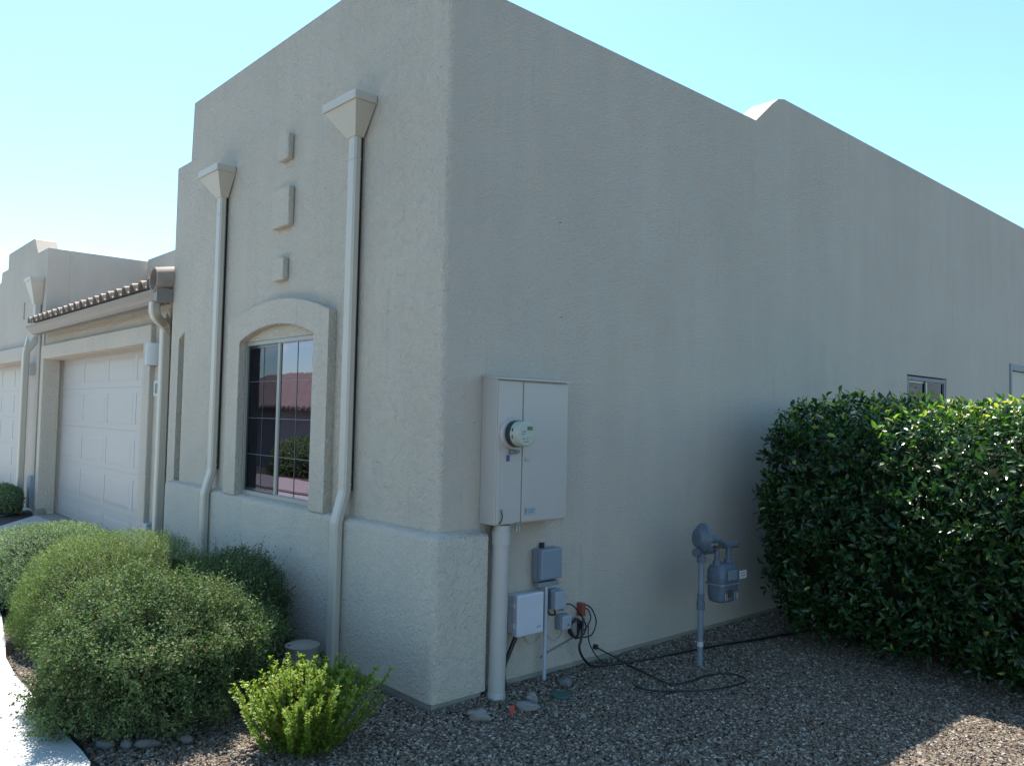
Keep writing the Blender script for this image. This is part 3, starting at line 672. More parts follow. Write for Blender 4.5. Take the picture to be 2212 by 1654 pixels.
bm = BM(); tube(bm, [(XF + .057, MY, MZ), (XF + .060, MY, MZ), (XF + .104, MY, MZ), (XF + .117, MY, MZ), (XF + .121, MY, MZ)], [.071, .075, .073, .070, .064], 36); obj('meter_dome', bm, 'meter_white', mt, smooth=.5)
xf = XF + .1215
bm = BM(); box(bm, (xf, MY + .005, MZ + .022), (xf + .0015, MY + .046, MZ + .044)); obj('display', bm, 'lcd', mt)
bm = BM(); box(bm, (xf, MY - .035, MZ + .012), (xf + .001, MY - .005, MZ + .018)); box(bm, (xf, MY - .038, MZ - .002), (xf + .001, MY - .015, MZ + .003))
disc(bm, (xf, MY - .022, MZ - .026), (1, 0, 0), .006, .001, 12); disc(bm, (xf, MY + .008, MZ - .026), (1, 0, 0), .004, .001, 12); disc(bm, (xf, MY + .030, MZ - .022), (1, 0, 0), .003, .001, 12)
for k in range(5): box(bm, (xf, MY - .02 + k * .008, MZ - .047), (xf + .001, MY - .016 + k * .008, MZ - .040))
obj('print', bm, 'print_grey', mt)
for zz in (.022, -.018):
    bm = BM(); tube(bm, [(XF + .080, MY - .0745, MZ + zz + .012), (XF + .080, MY - .0745, MZ + zz - .008)], .003, 6); obj('vent_slot', bm, 'dark_gap', mt)
bm = BM(); box(bm, (XF + .001, MY - .028, MZ - .118), (XF + .028, MY + .022, MZ - .094)); box(bm, (XF + .006, MY + .0, MZ - .112), (XF + .034, MY + .034, MZ - .098)); obj('ring_lock', bm, 'print_grey', mt, bevel=.003)
bm = BM(); box(bm, (XF + .002, MY - .044, MZ - .160), (XF + .005, MY - .022, MZ - .125)); obj('seal_tag', bm, 'purple_tag', mt)
bm = BM(); tube(bm, smooth_path([(XF + .004, .335, 1.055), (XF + .012, .337, 1.02), (XF + .004, .325, .985), (.10, .318, .962), (.07, .33, .93)], 5), .0035, 6); obj('ground_wire', bm, 'black_rubber', E)
bm = BM(); disc(bm, (XF + .001, .335, 1.055), (1, 0, 0), .010, .006, 10); obj('screw', bm, 'metal_zinc', E)
bm = BM(); box(bm, (XF - .002, .452, Z0 - .028), (XF + .008, .476, Z0 + .014)); tube(bm, smooth_path([(XF + .010, .456, Z0 - .012), (XF + .012, .452, Z0 - .045), (XF + .012, .470, Z0 - .052), (XF + .012, .474, Z0 - .015)], 4), .003, 6); obj('padlock_hasp', bm, 'metal_zinc', E)
# big riser conduit below
Rz = thing('riser_conduit', 'thick cream conduit pipe from the electrical cabinet down to the gravel', 'conduit', (.10, .395, 0))
bm = BM(); tube(bm, [(.098, .392, .965), (.104, .372, -.06)], .050, 24); obj('pipe', bm, 'panel_paint', Rz, smooth=.8)
bm = BM(); tube(bm, [(.098, .392, .93), (.0985, .3905, .85)], .0555, 24); obj('sleeve', bm, 'panel_paint', Rz, smooth=.8)
bm = BM(); tube(bm, [(.104, .372, G + .045), (.105, .371, G - .02)], [.052, .064], 16); obj('collar', bm, 'panel_paint', Rz, smooth=.8)

# utility boxes
U1 = thing('utility_box', 'dark grey wall box on a thin conduit, highest of the small boxes below the cabinet', 'utility box', (.05, .81, .6))
bm = BM(); box(bm, (.001, .728, .585), (.055, .918, .785)); obj('back_box', bm, 'grey_plastic', U1, bevel=.012)
bm = BM(); box(bm, (.056, .724, .600), (.098, .905, .788)); obj('cover', bm, 'grey_plastic', U1, bevel=.010)
bm = BM(); box(bm, (.03, .73, .555), (.075, .90, .584)); obj('flange', bm, 'grey_plastic', U1, bevel=.004)
bm = BM(); disc(bm, (.02, .80, .786), (0, 0, 1), .016, .03, 12); obj('hub', bm, 'dark_gap', U1)
bm = BM(); disc(bm, (.056, .912, .70), (0, 1, 0), .008, .012, 10); obj('cover_screw', bm, 'dark_gap', U1)
bm = BM(); tube(bm, [(.060, .803, .56), (.060, .803, -.05)], .0125, 12); props(obj('conduit', bm, 'conduit_grey', smooth=.8), 'thin pale grey conduit pipe running down the wall from the dark grey box', 'conduit')
U2 = thing('utility_box', 'off white telephone box mounted low on the wall beside the thick conduit', 'utility box', (.05, .63, .3))
bm = BM(); box(bm, (.001, .535, .300), (.050, .745, .530)); obj('back_box', bm, 'white_plastic', U2, bevel=.010)
bm = BM(); box(bm, (.051, .527, .290), (.104, .748, .538)); obj('cover', bm, 'white_plastic', U2, bevel=.012, seg=3)
bm = BM(); prism(bm, [(.685, .328), (.70, .345), (.698, .328)], [], FX, .1042, .105); prism(bm, [(.703, .330), (.716, .346), (.718, .330)], [], FX, .1042, .105); obj('emblem', bm, 'print_grey', U2)
bm = BM(); box(bm, (.03, .521, .46), (.08, .528, .49)); box(bm, (.03, .521, .34), (.08, .528, .37)); obj('latch', bm, 'white_plastic', U2)
U3 = thing('utility_box', 'small pale grey box right of the thin conduit under the dark grey box', 'utility box', (.04, .9, .4))
bm = BM(); box(bm, (.001, .862, .400), (.045, .950, .522)); obj('back_box', bm, 'grey_plastic', U3, bevel=.006)
bm = BM(); box(bm, (.046, .856, .405), (.095, .948, .515)); obj('cover', bm, 'grey_pale', U3, bevel=.006)
bm = BM(); tube(bm, smooth_path([(.03, .845, .50), (.035, .832, .43), (.05, .85, .375), (.06, .885, .372), (.05, .89, .40)], 5), .007, 8); obj('cable', bm, 'black_rubber', U3)
U4 = thing('utility_box', 'smallest box with grey translucent cover beside the coiled black cable', 'utility box', (.04, .96, .3))
bm = BM(); box(bm, (.001, .945, .258), (.035, 1.035, .352)); obj('back_box', bm, 'grey_plastic', U4, bevel=.006)
bm = BM(); box(bm, (.036, .948, .262), (.072, 1.030, .348)); obj('cover', bm, 'grey_pale', U4, bevel=.008)
bm = BM(); prism(bm, [(.985, .285), (1.0, .302), (1.015, .285)], [], FX, .0722, .073); obj('emblem', bm, 'print_grey', U4)
bm = BM(); box(bm, (.001, .975, .375), (.05, 1.00, .43)); props(obj('cable_splitter', bm, 'grey_pale', bevel=.004), 'little grey cable splitter with black leads above the cable coil', 'cable splitter')
bm = BM(); box(bm, (.001, 1.145, .315), (.055, 1.175, .40)); props(obj('cable_splitter', bm, 'red_plastic', bevel=.004), 'small red cable connector with black leads on the side wall', 'cable splitter')
def cable(pts, r, label, name='cable', n=7, k=8, mat='black_rubber', group=None):
    bm = BM(); tube(bm, smooth_path(pts, k), r, n); return props(obj(name, bm, mat, smooth=.9), label, 'cable', group)
cable([(.07, .555, .30), (.06, .503, .191), (.055, .472, .115), (.055, .478, .032), (.07, .492, -.04)], .014, 'thick black hose from the off white telephone box down to the gravel')
cp = []
for q in range(26):
    a = q / 25 * 2 * PI * 3.2 + 1.2; cp.append((.030 + .012 * math.sin(q * 1.7) + q * .0012, 1.092 + .040 * math.cos(a) * (1 + .06 * math.sin(q)), .250 + .058 * math.sin(a) * (1 + .06 * math.cos(q * 2))))
cable(cp, .0062, 'tight oval coil of black cable hung on the side wall', 'cable_coil')
cable([(.03, 1.00, .41), (.045, 1.04, .408), (.06, 1.076, .381), (.06, 1.158, .289), (.06, 1.173, .233), (.06, 1.134, .194), (.05, 1.082, .185)], .0045, 'black lead looping from the grey splitter round the coil')
cable([(.03, 1.175, .385), (.05, 1.20, .38), (.06, 1.237, .345), (.06, 1.273, .262), (.06, 1.228, .188), (.05, 1.134, .185)], .0045, 'outer black lead looping from the red connector')
cable([(.03, 1.175, .36), (.05, 1.20, .355), (.055, 1.225, .30), (.05, 1.20, .25), (.05, 1.15, .215)], .0042, 'inner black lead looping from the red connector')
cable([(.05, 1.21, .25), (.06, 1.201, .174), (.06, 1.23, .106), (.07, 1.314, .010), (.09, 1.40, -.018)], .004, 'thin black cable dropping from the loops to the wall foot')
cable([(.06, 1.15, .31), (.08, 1.112, .193), (.08, 1.094, .134), (.08, 1.130, .064), (.09, 1.20, .005), (.11, 1.30, -.012), (.13, 1.40, -.012), (.20, 1.66, -.014), (.27, 2.18, -.014), (.40, 2.78, -.014), (.5, 3.3, -.016)], .0085, 'thick black cable dropping from the coil and running along the wall foot')
cable([(.02, 1.325, .085), (.045, 1.38, .05), (.095, 1.472, -.005), (.20, 1.44, -.012), (.316, 1.418, -.014), (.53, 1.357, -.014), (.60, 1.37, -.014), (.645, 1.47, -.014), (.64, 1.646, -.014), (.69, 1.803, -.014), (.78, 1.84, -.014), (.861, 1.776, -.014), (.856, 1.623, -.014), (.793, 1.421, -.014), (.642, 1.21, -.014), (.524, 1.15, -.014), (.434, 1.191, -.014)], .0052, 'black cable lying in a wide loop on the gravel before the gas meter')
bm = BM(); disc(bm, (.002, 1.325, .085), (1, 0, 0), .017, .02, 12); props(obj('cable_gland', bm, 'dark_gap'), 'round black cable outlet low on the side wall', 'cable outlet')
cable([(.008, .835, .36), (.008, .845, .29), (.008, .877, .235), (.008, .929, .195), (.008, 1.0, .215), (.008, 1.01, .262)], .0028, 'thin grey wire sagging between the conduit and the smallest box', mat='conduit_grey')
cable([(.008, .66, .285), (.008, .69, .235), (.008, .733, .206), (.008, .79, .222), (.02, .80, .25)], .0028, 'thin tan wire sagging below the telephone box', mat='bucket_tan')
cable([(.006, .82, .105), (.006, .90, .130), (.006, 1.12, .18)], .005, 'straight grey wire slanting up the wall from the conduit to the coil', mat='gas_pipe')

# ------------------------------------------------------------ gas meter
GM = thing('gas_meter', 'grey gas meter with round regulator on a standpipe in the gravel near the hedge', 'gas meter', (.477, 1.84, G))
px, py = .477, 1.84
bm = BM(); tube(bm, [(px, py, -.06), (px, py, .70)], .0185, 14); tube(bm, [(px, py, .0), (px, py, .36)], .0195, 14); obj('standpipe', bm, 'gas_pipe', GM, smooth=.8)
bm = BM(); disc(bm, (px, py, .345), (0, 0, 1), .027, .05, 8); disc(bm, (px, py, .40), (0, 0, 1), .024, .05, 8); disc(bm, (px, py, .655), (0, 0, 1), .030, .035, 8); obj('valve', bm, 'gas_grey', GM)
bm = BM(); tube(bm, [(px, py, .105), (px, py, .135)], .0203, 14); obj('band', bm, 'label_white', GM)
ax = Vector((.42, .90, -.08)).normalized(); rc = Vector((px + .004, py + .01, .815))
bm = BM(); prof = [(-.055, .03), (-.05, .06), (-.018, .088), (-.010, .100), (.010, .100), (.018, .088), (.040, .055), (.05, .032), (.095, .028), (.13, .024)]
tube(bm, [rc + ax * a for a, _ in prof], [b for _, b in prof], 22); obj('regulator', bm, 'gas_grey', GM, smooth=.6)
bm = BM()
for k in range(8):
    a = 2 * PI * k / 8; u, v_ = frame_of(ax); c = rc + (u * math.cos(a) + v_ * math.sin(a)) * .091; tube(bm, [c - ax * .018, c + ax * .020], .006, 6)
obj('flange_bolt', bm, 'gas_pipe', GM)
bm = BM(); tube(bm, [(px, py - .06, .725), (px, py + .13, .725)], .024, 10); tube(bm, [(px, py - .068, .725), (px, py - .045, .725)], .030, 8); tube(bm, [(px, py, .69), (px, py, .78)], .024, 10); obj('tee', bm, 'gas_grey', GM, smooth=.7)
bm = BM(); tube(bm, [(.515, 1.965, .735), (.515, 1.965, .62)], .017, 10); disc(bm, (.515, 1.965, .628), (0, 0, 1), .028, .03, 8); tube(bm, [(.515, 2.10, .745), (.515, 2.10, .62)], .016, 10); disc(bm, (.515, 2.10, .628), (0, 0, 1), .028, .03, 8); obj('swivel', bm, 'gas_grey', GM, smooth=.7)
bm = BM(); tube(bm, [(.505, 2.055, .752), (.515, 2.19, .750)], .024, 10); tube(bm, [(.51, 2.10, .75), (.45, 2.10, .75)], .018, 10); tube(bm, [(.49, 2.185, .75), (.54, 2.185, .75)], .022, 8); obj('outlet_pipe', bm, 'gas_grey', GM, smooth=.7)
bm = BM(); tube(bm, smooth_path([(.495, 1.96, .752), (.505, 2.0, .744), (.505, 2.05, .750)], 4), .009, 8); obj('lock_wire', bm, 'rust', GM)
bm = BM()   # meter body: domed upper casting over lower bowl
def rrect(x0, x1, y0, y1, r, n=5):
    out = []
    for cx, cy, a0 in ((x1 - r, y1 - r, 0), (x0 + r, y1 - r, PI / 2), (x0 + r, y0 + r, PI), (x1 - r, y0 + r, 1.5 * PI)):
        for k in range(n + 1): out.append((cx + r * math.cos(a0 + PI / 2 * k / n), cy + r * math.sin(a0 + PI / 2 * k / n)))
    return out
def loft(bm, lv):
    R_ = [[bm.verts.new((p[0], p[1], z)) for p in rrect(*q)] for q, z in lv]
    for a, b in zip(R_, R_[1:]):
        n = len(a)
        for k in range(n): bm.faces.new([a[k], a[(k + 1) % n], b[(k + 1) % n], b[k]])
    bm.faces.new(R_[0][::-1]); bm.faces.new(R_[-1])
loft(bm, [((.450, .582, 1.935, 2.135, .03), .512), ((.446, .586, 1.930, 2.140, .03), .545), ((.448, .584, 1.933, 2.137, .035), .60), ((.458, .574, 1.945, 2.125, .04), .626), ((.475, .557, 1.97, 2.10, .035), .636)])
obj('upper_case', bm, 'gas_grey', GM, smooth=.7)
bm = BM(); loft(bm, [((.470, .562, 1.955, 2.115, .03), .384), ((.456, .576, 1.940, 2.130, .035), .394), ((.450, .582, 1.935, 2.135, .03), .44), ((.450, .582, 1.935, 2.135, .03), .4995)])
obj('lower_case', bm, 'gas_grey', GM, smooth=.7)
bm = BM(); loft(bm, [((.440, .592, 1.925, 2.145, .02), .500), ((.440, .592, 1.925, 2.145, .02), .5115)]); obj('seam_flange', bm, 'gas_pipe', GM)
bm = BM(); box(bm, (.587, 1.985, .532), (.600, 2.09, .600)); obj('index_cover', bm, 'gas_pipe', GM, bevel=.006)
bm = BM(); box(bm, (.5835, 1.99, .42), (.585, 2.05, .47)); obj('badge', bm, 'rust', GM)
bm = BM()
for k, yy in enumerate((1.965, 1.985, 2.075, 2.098, 2.11)): box(bm, (.5825, yy, .398 + .006 * (k % 2)), (.5845, yy + .008, .445))
box(bm, (.5825, 2.075, .44), (.5845, 2.118, .446)); obj('print', bm, 'grey_pale', GM)
bm = BM(); box(bm, (.600, 2.105, .535), (.603, 2.190, .588)); tg = obj('tag', bm, 'label_white', GM)
bm = BM(); box(bm, (.6032, 2.12, .570), (.604, 2.17, .576)); box(bm, (.6032, 2.115, .552), (.604, 2.18, .557)); obj('print', bm, 'print_grey', tg)

# ------------------------------------------------------------ rocks, marker, valve lid, drain bucket
def rock(loc, size, seed, label, mat='rock_pale', rot=0, sub=3, amp=.35, name='rock', cat='rock', group=None):
    bm = BM(); bmesh.ops.create_icosphere(bm, subdivisions=sub, radius=1)
    from mathutils import noise
    for v_ in bm.verts:
        q = v_.co.copy(); k = 1 + amp * noise.noise(q * 1.1 + Vector((seed * 3.1, 0, 0))) + amp * .35 * noise.noise(q * 3 + Vector((0, seed, 0)))
        v_.co = Vector((q.x * size[0], q.y * size[1], q.z * size[2])) * k
    o = obj(name, bm, mat, smooth=.5 if mat == 'rock_pale' else 1.2); o.location = loc; o.rotation_euler = (0, 0, rot); return props(o, label, cat, group)
rock((.30, .085, .0), (.055, .034, .034), 1, 'angular pale rock at the foot of the house corner', rot=.9, amp=.5)
rock((.34, .40, -.01), (.065, .035, .026), 2, 'long pale rock right of the orange marker', rot=.7, amp=.4)
rock((.30, .47, .0), (.030, .026, .036), 5, 'pointed stone standing behind the long pale rock', rot=.4, amp=.6)
rock((.51, .45, -.016), (.035, .013, .013), 3, 'thin sliver of pale rock lying right of the long rock', rot=2.4)
rock((.62, .55, -.018), (.022, .016, .014), 4, 'small pale stone farthest right of the rocks by the conduit')
rock((.20, .84, -.005), (.045, .035, .030), 8, 'rounded grey stone at the foot of the thin conduit', 'rock_grey')
bm = BM(); disc(bm, (.31, .70, G - .01), (0, 0, 1), .062, .028, 20); props(obj('valve_lid', bm, 'lid_green', bevel=.004), 'round dark green irrigation lid in the gravel', 'valve lid')
bm = BM(); prism(bm, [(-.010, 0), (.009, .0), (.014, .036), (.003, .050), (-.012, .038)], [], lambda u, v, d: (.335 + u * .7, .285 + u * .7 + d, G + v), 0, .006); props(obj('marker_flag', bm, 'orange'), 'small orange marker standing in the gravel beside the thick conduit', 'marker')
for i, (x, y, a, b, r) in enumerate(((-.535, -1.54, .050, .022, .8), (-.475, -1.465, .034, .024, .3), (-.425, -1.385, .060, .024, 1.0), (-.36, -1.22, .035, .02, .5))):
    rock((x, y, -.005), (a, b, .022), 11 + i, ['blue grey river stone nearest the walk under the big front shrub', 'round river stone, second from the walk', 'long grey river stone, third from the walk', 'small river stone deepest under the front shrub'][i], 'rock_grey', r, group='river stones edging the front shrub', amp=.2)
BK = thing('drain_pot', 'low round grey lidded pot on a tan base against the wall behind the lime shrub', 'pot', (-.98, -.22, G))
bm = BM(); tube(bm, [(-1.06, -.24, G), (-1.06, -.24, .035)], [.115, .122], 24); obj('base', bm, 'bucket_tan', BK, smooth=.8)
bm = BM(); tube(bm, [(-1.06, -.24, .036), (-1.06, -.24, .115), (-1.06, -.24, .116)], [.100, .105, .098], 24); obj('body', bm, 'footing', BK, smooth=.8)
bm = BM(); tube(bm, [(-1.06, -.24, .1165), (-1.06, -.24, .128), (-1.06, -.24, .140)], [.110, .110, .08], 24); obj('lid', bm, 'footing', BK, smooth=.8)

# ------------------------------------------------------------ foliage
def nrm(a): return a / np.maximum(np.linalg.norm(a, axis=-1, keepdims=True), 1e-9)
def leaves_mesh(name, P, A, N_, L_, W_, rnd, mat, shape=4):
    """P base, A axis, N_ face normal; folded leaf, shape 4 -> 2 tris, 6 -> 4 quads/tris"""
    S = nrm(np.cross(A, N_)); L_ = L_[:, None]; W_ = W_[:, None]; n = len(P)
    if shape == 4:
        v = np.stack([P, P + A * L_ * .5 + S * W_ * .5 + N_ * W_ * .15, P + A * L_, P + A * L_ * .5 - S * W_ * .5 + N_ * W_ * .15], 1)
        idx = np.array([[0, 1, 2], [0, 2, 3]])
    else:
        up = N_ * W_ * .16; dr = -N_ * L_ * .10
        v = np.stack([P, P + A * L_ * .30 + S * W_ * .42 + up, P + A * L_ * .68 + S * W_ * .40 + up + dr * .5, P + A * L_ + dr * 1.4,
                      P + A * L_ * .68 - S * W_ * .40 + up + dr * .5, P + A * L_ * .30 - S * W_ * .42 + up, P + A * L_ * .5], 1)
        idx = np.array([[0, 1, 6], [1, 2, 6], [2, 3, 6], [3, 4, 6], [4, 5, 6], [5, 0, 6]])
    k = v.shape[1]; t = len(idx)
    F_ = (idx[None] + (np.arange(n) * k)[:, None, None]).reshape(-1, 3)
    me = bpy.data.meshes.new(name); me.vertices.add(n * k); me.vertices.foreach_set('co', v.reshape(-1).astype(np.float32))
    me.loops.add(len(F_) * 3); me.loops.foreach_set('vertex_index', F_.reshape(-1).astype(np.int32))
    me.polygons.add(len(F_)); me.polygons.foreach_set('loop_start', np.arange(0, len(F_) * 3, 3, dtype=np.int32))
    at = me.attributes.new('rnd', 'FLOAT', 'FACE'); at.data.foreach_set('value', np.repeat(rnd, t).astype(np.float32))
    me.materials.append(MAT[mat]); me.update(calc_edges=True)
    me.polygons.foreach_set('use_smooth', np.zeros(len(F_), dtype=bool))
    return me
def stems_mesh(name, P, Q, r, mat='bark'):
    d = nrm(Q - P); a = nrm(np.cross(d, np.array([0.3, 0.2, 1.0]))); b = np.cross(d, a); n = len(P); ring = []
    for base, rr in ((P, r), (Q, r * .5)):
        for k in range(3):
            t = 2 * PI * k / 3; ring.append(base + (a * math.cos(t) + b * math.sin(t)) * rr[:, None])
    v = np.stack(ring, 1); idx = np.array([[0, 1, 4], [0, 4, 3], [1, 2, 5], [1, 5, 4], [2, 0, 3], [2, 3, 5]])
    F_ = (idx[None] + (np.arange(n) * 6)[:, None, None]).reshape(-1, 3)
    me = bpy.data.meshes.new(name); me.from_pydata(v.reshape(-1, 3).tolist(), [], F_.tolist()); me.materials.append(MAT[mat]); return me
def link(name, me, parent, kind=None):
    o = bpy.data.objects.new(name, me); COL.objects.link(o)
    if kind: o['kind'] = kind
    return place(o, parent)
def vnoise(p, f, seed):
    q = p * f + seed * 7.31
    return (np.sin(q[:, 0] * 1.7 + np.sin(q[:, 1] * 1.3 + seed)) + np.sin(q[:, 1] * 2.1 + np.sin(q[:, 2] * 1.9)) + np.sin(q[:, 2] * 1.5 + np.sin(q[:, 0] * 2.3 + 2 * seed))) / 3
def se(d, r, p):
    """radius along unit direction d of a superellipsoid"""
    return (np.abs(d[:, 0] / r[0]) ** p + np.abs(d[:, 1] / r[1]) ** p + np.abs(d[:, 2] / r[2]) ** p) ** (-1 / p)
def shrub(label, c, r, p, nt_, tl, nl, ll, lw, mat, seed, cat='shrub', spread=.9, rough_=.05, rf=2.2, depth=.25, up=.25, zmin=.0, lump=.018, shoots=0, name='shrub', core=.78, dead=0):
    R_ = np.random.default_rng(seed); c = np.array(c); r = np.array(r)
    T_ = thing(name, label, cat, (c[0], c[1], G))
    d = nrm(R_.normal(size=(nt_, 3)) * r); d[:, 2] = np.where(c[2] + d[:, 2] * se(d, r, p) < zmin, np.abs(d[:, 2]) * .3, d[:, 2]); d = nrm(d)
    rad = se(d, r, p); surf = c + d * rad[:, None]
    bumpy = 1 + rough_ * vnoise(surf, rf, seed) + rough_ * .75 * vnoise(surf, rf * 2.9, seed + 1)
    inset = 1 - depth * R_.random(nt_) ** 1.8
    P = c + d * (rad * bumpy * inset + lump * vnoise(surf, 15, seed + 5) + lump * .6 * vnoise(surf, 31, seed + 8))[:, None]; P[:, 2] = np.maximum(P[:, 2], zmin)
    # outward normal
    nn = nrm(np.sign(d) * np.abs(d / r) ** (p - 1) / r)
    ax_ = nrm(nn + np.array([0, 0, up]) + R_.normal(size=(nt_, 3)) * spread * .5)
    tlen = tl * (.6 + .8 * R_.random(nt_))
    if shoots:
        k = R_.choice(nt_, shoots, replace=False); tlen[k] *= 3.0; ax_[k] = nrm(nn[k] * .7 + np.array([0, 0, .6]) + R_.normal(size=(shoots, 3)) * .35); P[k] = c + d[k] * (rad[k] * bumpy[k] * .97)[:, None]
    base = P - ax_ * (tlen * .5)[:, None]; tip = P + ax_ * (tlen * .5)[:, None]
    t = (np.arange(nl)[None, :] + R_.random((nt_, nl))) / nl
    LP = base[:, None, :] + ax_[:, None, :] * (tlen[:, None] * t)[:, :, None]
    LP = LP.reshape(-1, 3); AX = np.repeat(ax_, nl, 0)
    rv = nrm(np.cross(AX, R_.normal(size=AX.shape))); LA = nrm(AX * .55 + rv * .85 + R_.normal(size=AX.shape) * .15)
    LN = nrm(np.cross(LA, np.cross(AX, LA)) + R_.normal(size=AX.shape) * .4)
    LN = np.where(LN[:, 2:3] < -.1, -LN, LN)
    m = len(LP); size = ll * (.65 + .6 * R_.random(m))
    keep = LP[:, 2] > zmin - .01
    tone = np.clip(.40 + .22 * np.repeat(vnoise(P, 5, seed + 3), nl) + .2 * R_.normal(size=m), 0, 1)
    if dead: tone = np.where(R_.random(m) < dead, .99, np.minimum(tone, .9))
    me = leaves_mesh('foliage', LP[keep], LA[keep], LN[keep], size[keep], (size * lw)[keep], tone[keep], mat)
    link('foliage', me, T_, 'stuff')
    k = R_.choice(nt_, min(nt_, 2500), replace=False)
    tw = stems_mesh('twigs', base[k], tip[k], np.full(len(k), .0012)); link('twigs', tw, T_, 'stuff')
    # main branches from the foot into the crown
    nb = 26; e_ = c + nrm(R_.normal(size=(nb, 3)) * r + np.array([0, 0, .25])) * (np.array(r) * .72); e_[:, 2] = np.maximum(e_[:, 2], .08)
    b0 = np.array([c[0], c[1], G]) + R_.normal(size=(nb, 3)) * [.05, .05, 0]
    link('branches', stems_mesh('branches', b0, e_, np.full(nb, .012)), T_)
    # added solid dark core, blocks light and sight through the crown
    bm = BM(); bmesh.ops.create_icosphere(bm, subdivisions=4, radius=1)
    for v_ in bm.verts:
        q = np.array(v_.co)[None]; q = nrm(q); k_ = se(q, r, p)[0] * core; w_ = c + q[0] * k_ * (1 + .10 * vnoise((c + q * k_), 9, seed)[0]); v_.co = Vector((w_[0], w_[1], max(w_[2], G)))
    obj('blocker_core', bm, 'leaf_core', T_)
    return T_
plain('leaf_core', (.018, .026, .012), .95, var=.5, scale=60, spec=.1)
shrub('rounded sage green clipped shrub by the walk, rearmost, in front of the garage', (-4.148, -.96, .108), (.76, .55, .464), 2.6, 16000, .05, 7, .016, .45, 'leaf_sage', 1, rough_=.03, rf=5)
shrub('smooth bright green clipped shrub with fine leaves, middle one by the walk', (-2.559, -.886, .044), (.75, .651, .642), 2.6, 21000, .06, 7, .018, .22, 'leaf_fine', 2, rough_=.02, rf=4, spread=.6, up=.6, dead=.03)
shrub('loose grey green shrub with stray shoots, largest and nearest one by the walk', (-.93, -1.20, .26), (.52, .575, .395), 2.25, 17000, .11, 9, .0165, .55, 'leaf_grey', 3, rough_=.15, rf=4.6, lump=.065, spread=1.15, depth=.36, shoots=520, up=.15, zmin=.03, dead=.025, core=.60)
shrub('dark leggy shrub in the shade against the wall behind the grey green one', (-1.72, -.42, .22), (.48, .28, .40), 2.3, 6000, .10, 8, .018, .45, 'leaf_grey', 4, rough_=.10, rf=4, spread=1.1, depth=.35, shoots=200, up=.8, core=.70)
shrub('small dark rounded shrub in the planting strip at the left edge of the picture', (-10.12, -.24, .20), (.34, .22, .23), 2.4, 3000, .05, 6, .022, .5, 'leaf_sage', 5, rough_=.04, zmin=.04)
shrub('round shrub by the street reflected in the arched window', (-15.6, -7.6, .15), (1.3, .9, .75), 2.4, 5000, .12, 6, .06, .5, 'leaf_sage', 6, rough_=.06, zmin=-.4)

# lime green upright shrub
LS = thing('shrub', 'small lime green shrub with upright leafy stems at the house corner', 'shrub', (.0, -.80, G))
R_ = np.random.default_rng(21); ns = 330; sp = []
LP, LA, LN, LZ, TN = [], [], [], [], []
SP, SQ = [], []
for k in range(ns):
    az = R_.random() * 2 * PI; q = R_.random() ** .6
    foot = np.array([.03 + .07 * R_.normal(), -.79 + .06 * R_.normal(), G]); ln = .28 + .18 * R_.random()
    outw = np.array([math.cos(az), math.sin(az), 0]) * q * (.80 - .1 * R_.random())
    back = max(0, outw[1]) ; ln *= 1 + .15 * back
    d0 = np.array([outw[0], outw[1], .85 - .35 * q]); d0 /= np.linalg.norm(d0)
    pts = []; p_ = foot.copy(); dd = d0.copy(); m_ = 16
    for j in range(m_):
        pts.append(p_.copy()); dd = dd + np.array([0, 0, .035]) + R_.normal(size=3) * .03; dd /= np.linalg.norm(dd); p_ = p_ + dd * ln / m_
    pts = np.array(pts)
    SP += list(pts[:-1]); SQ += list(pts[1:])
    for j in range(2, m_):
        dvec = nrm(pts[j] - pts[j - 1]); nlv = 9
        for t in range(nlv):
            pos = pts[j - 1] + (pts[j] - pts[j - 1]) * R_.random(); side = nrm(np.cross(dvec, R_.normal(size=3)))
            LP.append(pos); LA.append(nrm(dvec * .6 + side * .8)); LN.append(nrm(dvec - side * .3 + R_.normal(size=3) * .2)); LZ.append(.015 + .011 * R_.random()); TN.append(np.clip(.35 + .4 * j / m_ + .18 * R_.normal(), 0, 1))
LP = np.array(LP); ok = LP[:, 2] > G
LZ = np.array(LZ)
link('foliage', leaves_mesh('foliage', LP[ok], np.array(LA)[ok], np.array(LN)[ok], LZ[ok], LZ[ok] * .62, np.array(TN)[ok], 'leaf_lime'), LS, 'stuff')
link('stems', stems_mesh('stems', np.array(SP), np.array(SQ), np.full(len(SP), .0022)), LS)

# hedge on the right
HG = thing('hedge', 'tall dense dark glossy leaved hedge beside the side wall, its right part in sun', 'hedge', (1.9, 3.7, G))
R_ = np.random.default_rng(33)
c0 = np.array([2.06, 3.85, .87]); r0 = np.array([1.76, 1.33, .80])
def hedge_surf(n):
    d = nrm(R_.normal(size=(n, 3)) * r0); rad = se(d, r0, 5.5); P = c0 + d * rad[:, None]; return d, P
nt_ = 13500
d, P = hedge_surf(nt_); pw = 5.5
nn = nrm(np.sign(d) * np.abs(d / r0) ** (pw - 1) / r0)
bump_ = .075 * vnoise(P, 2.0, 3) + .065 * vnoise(P, 6.5, 5)
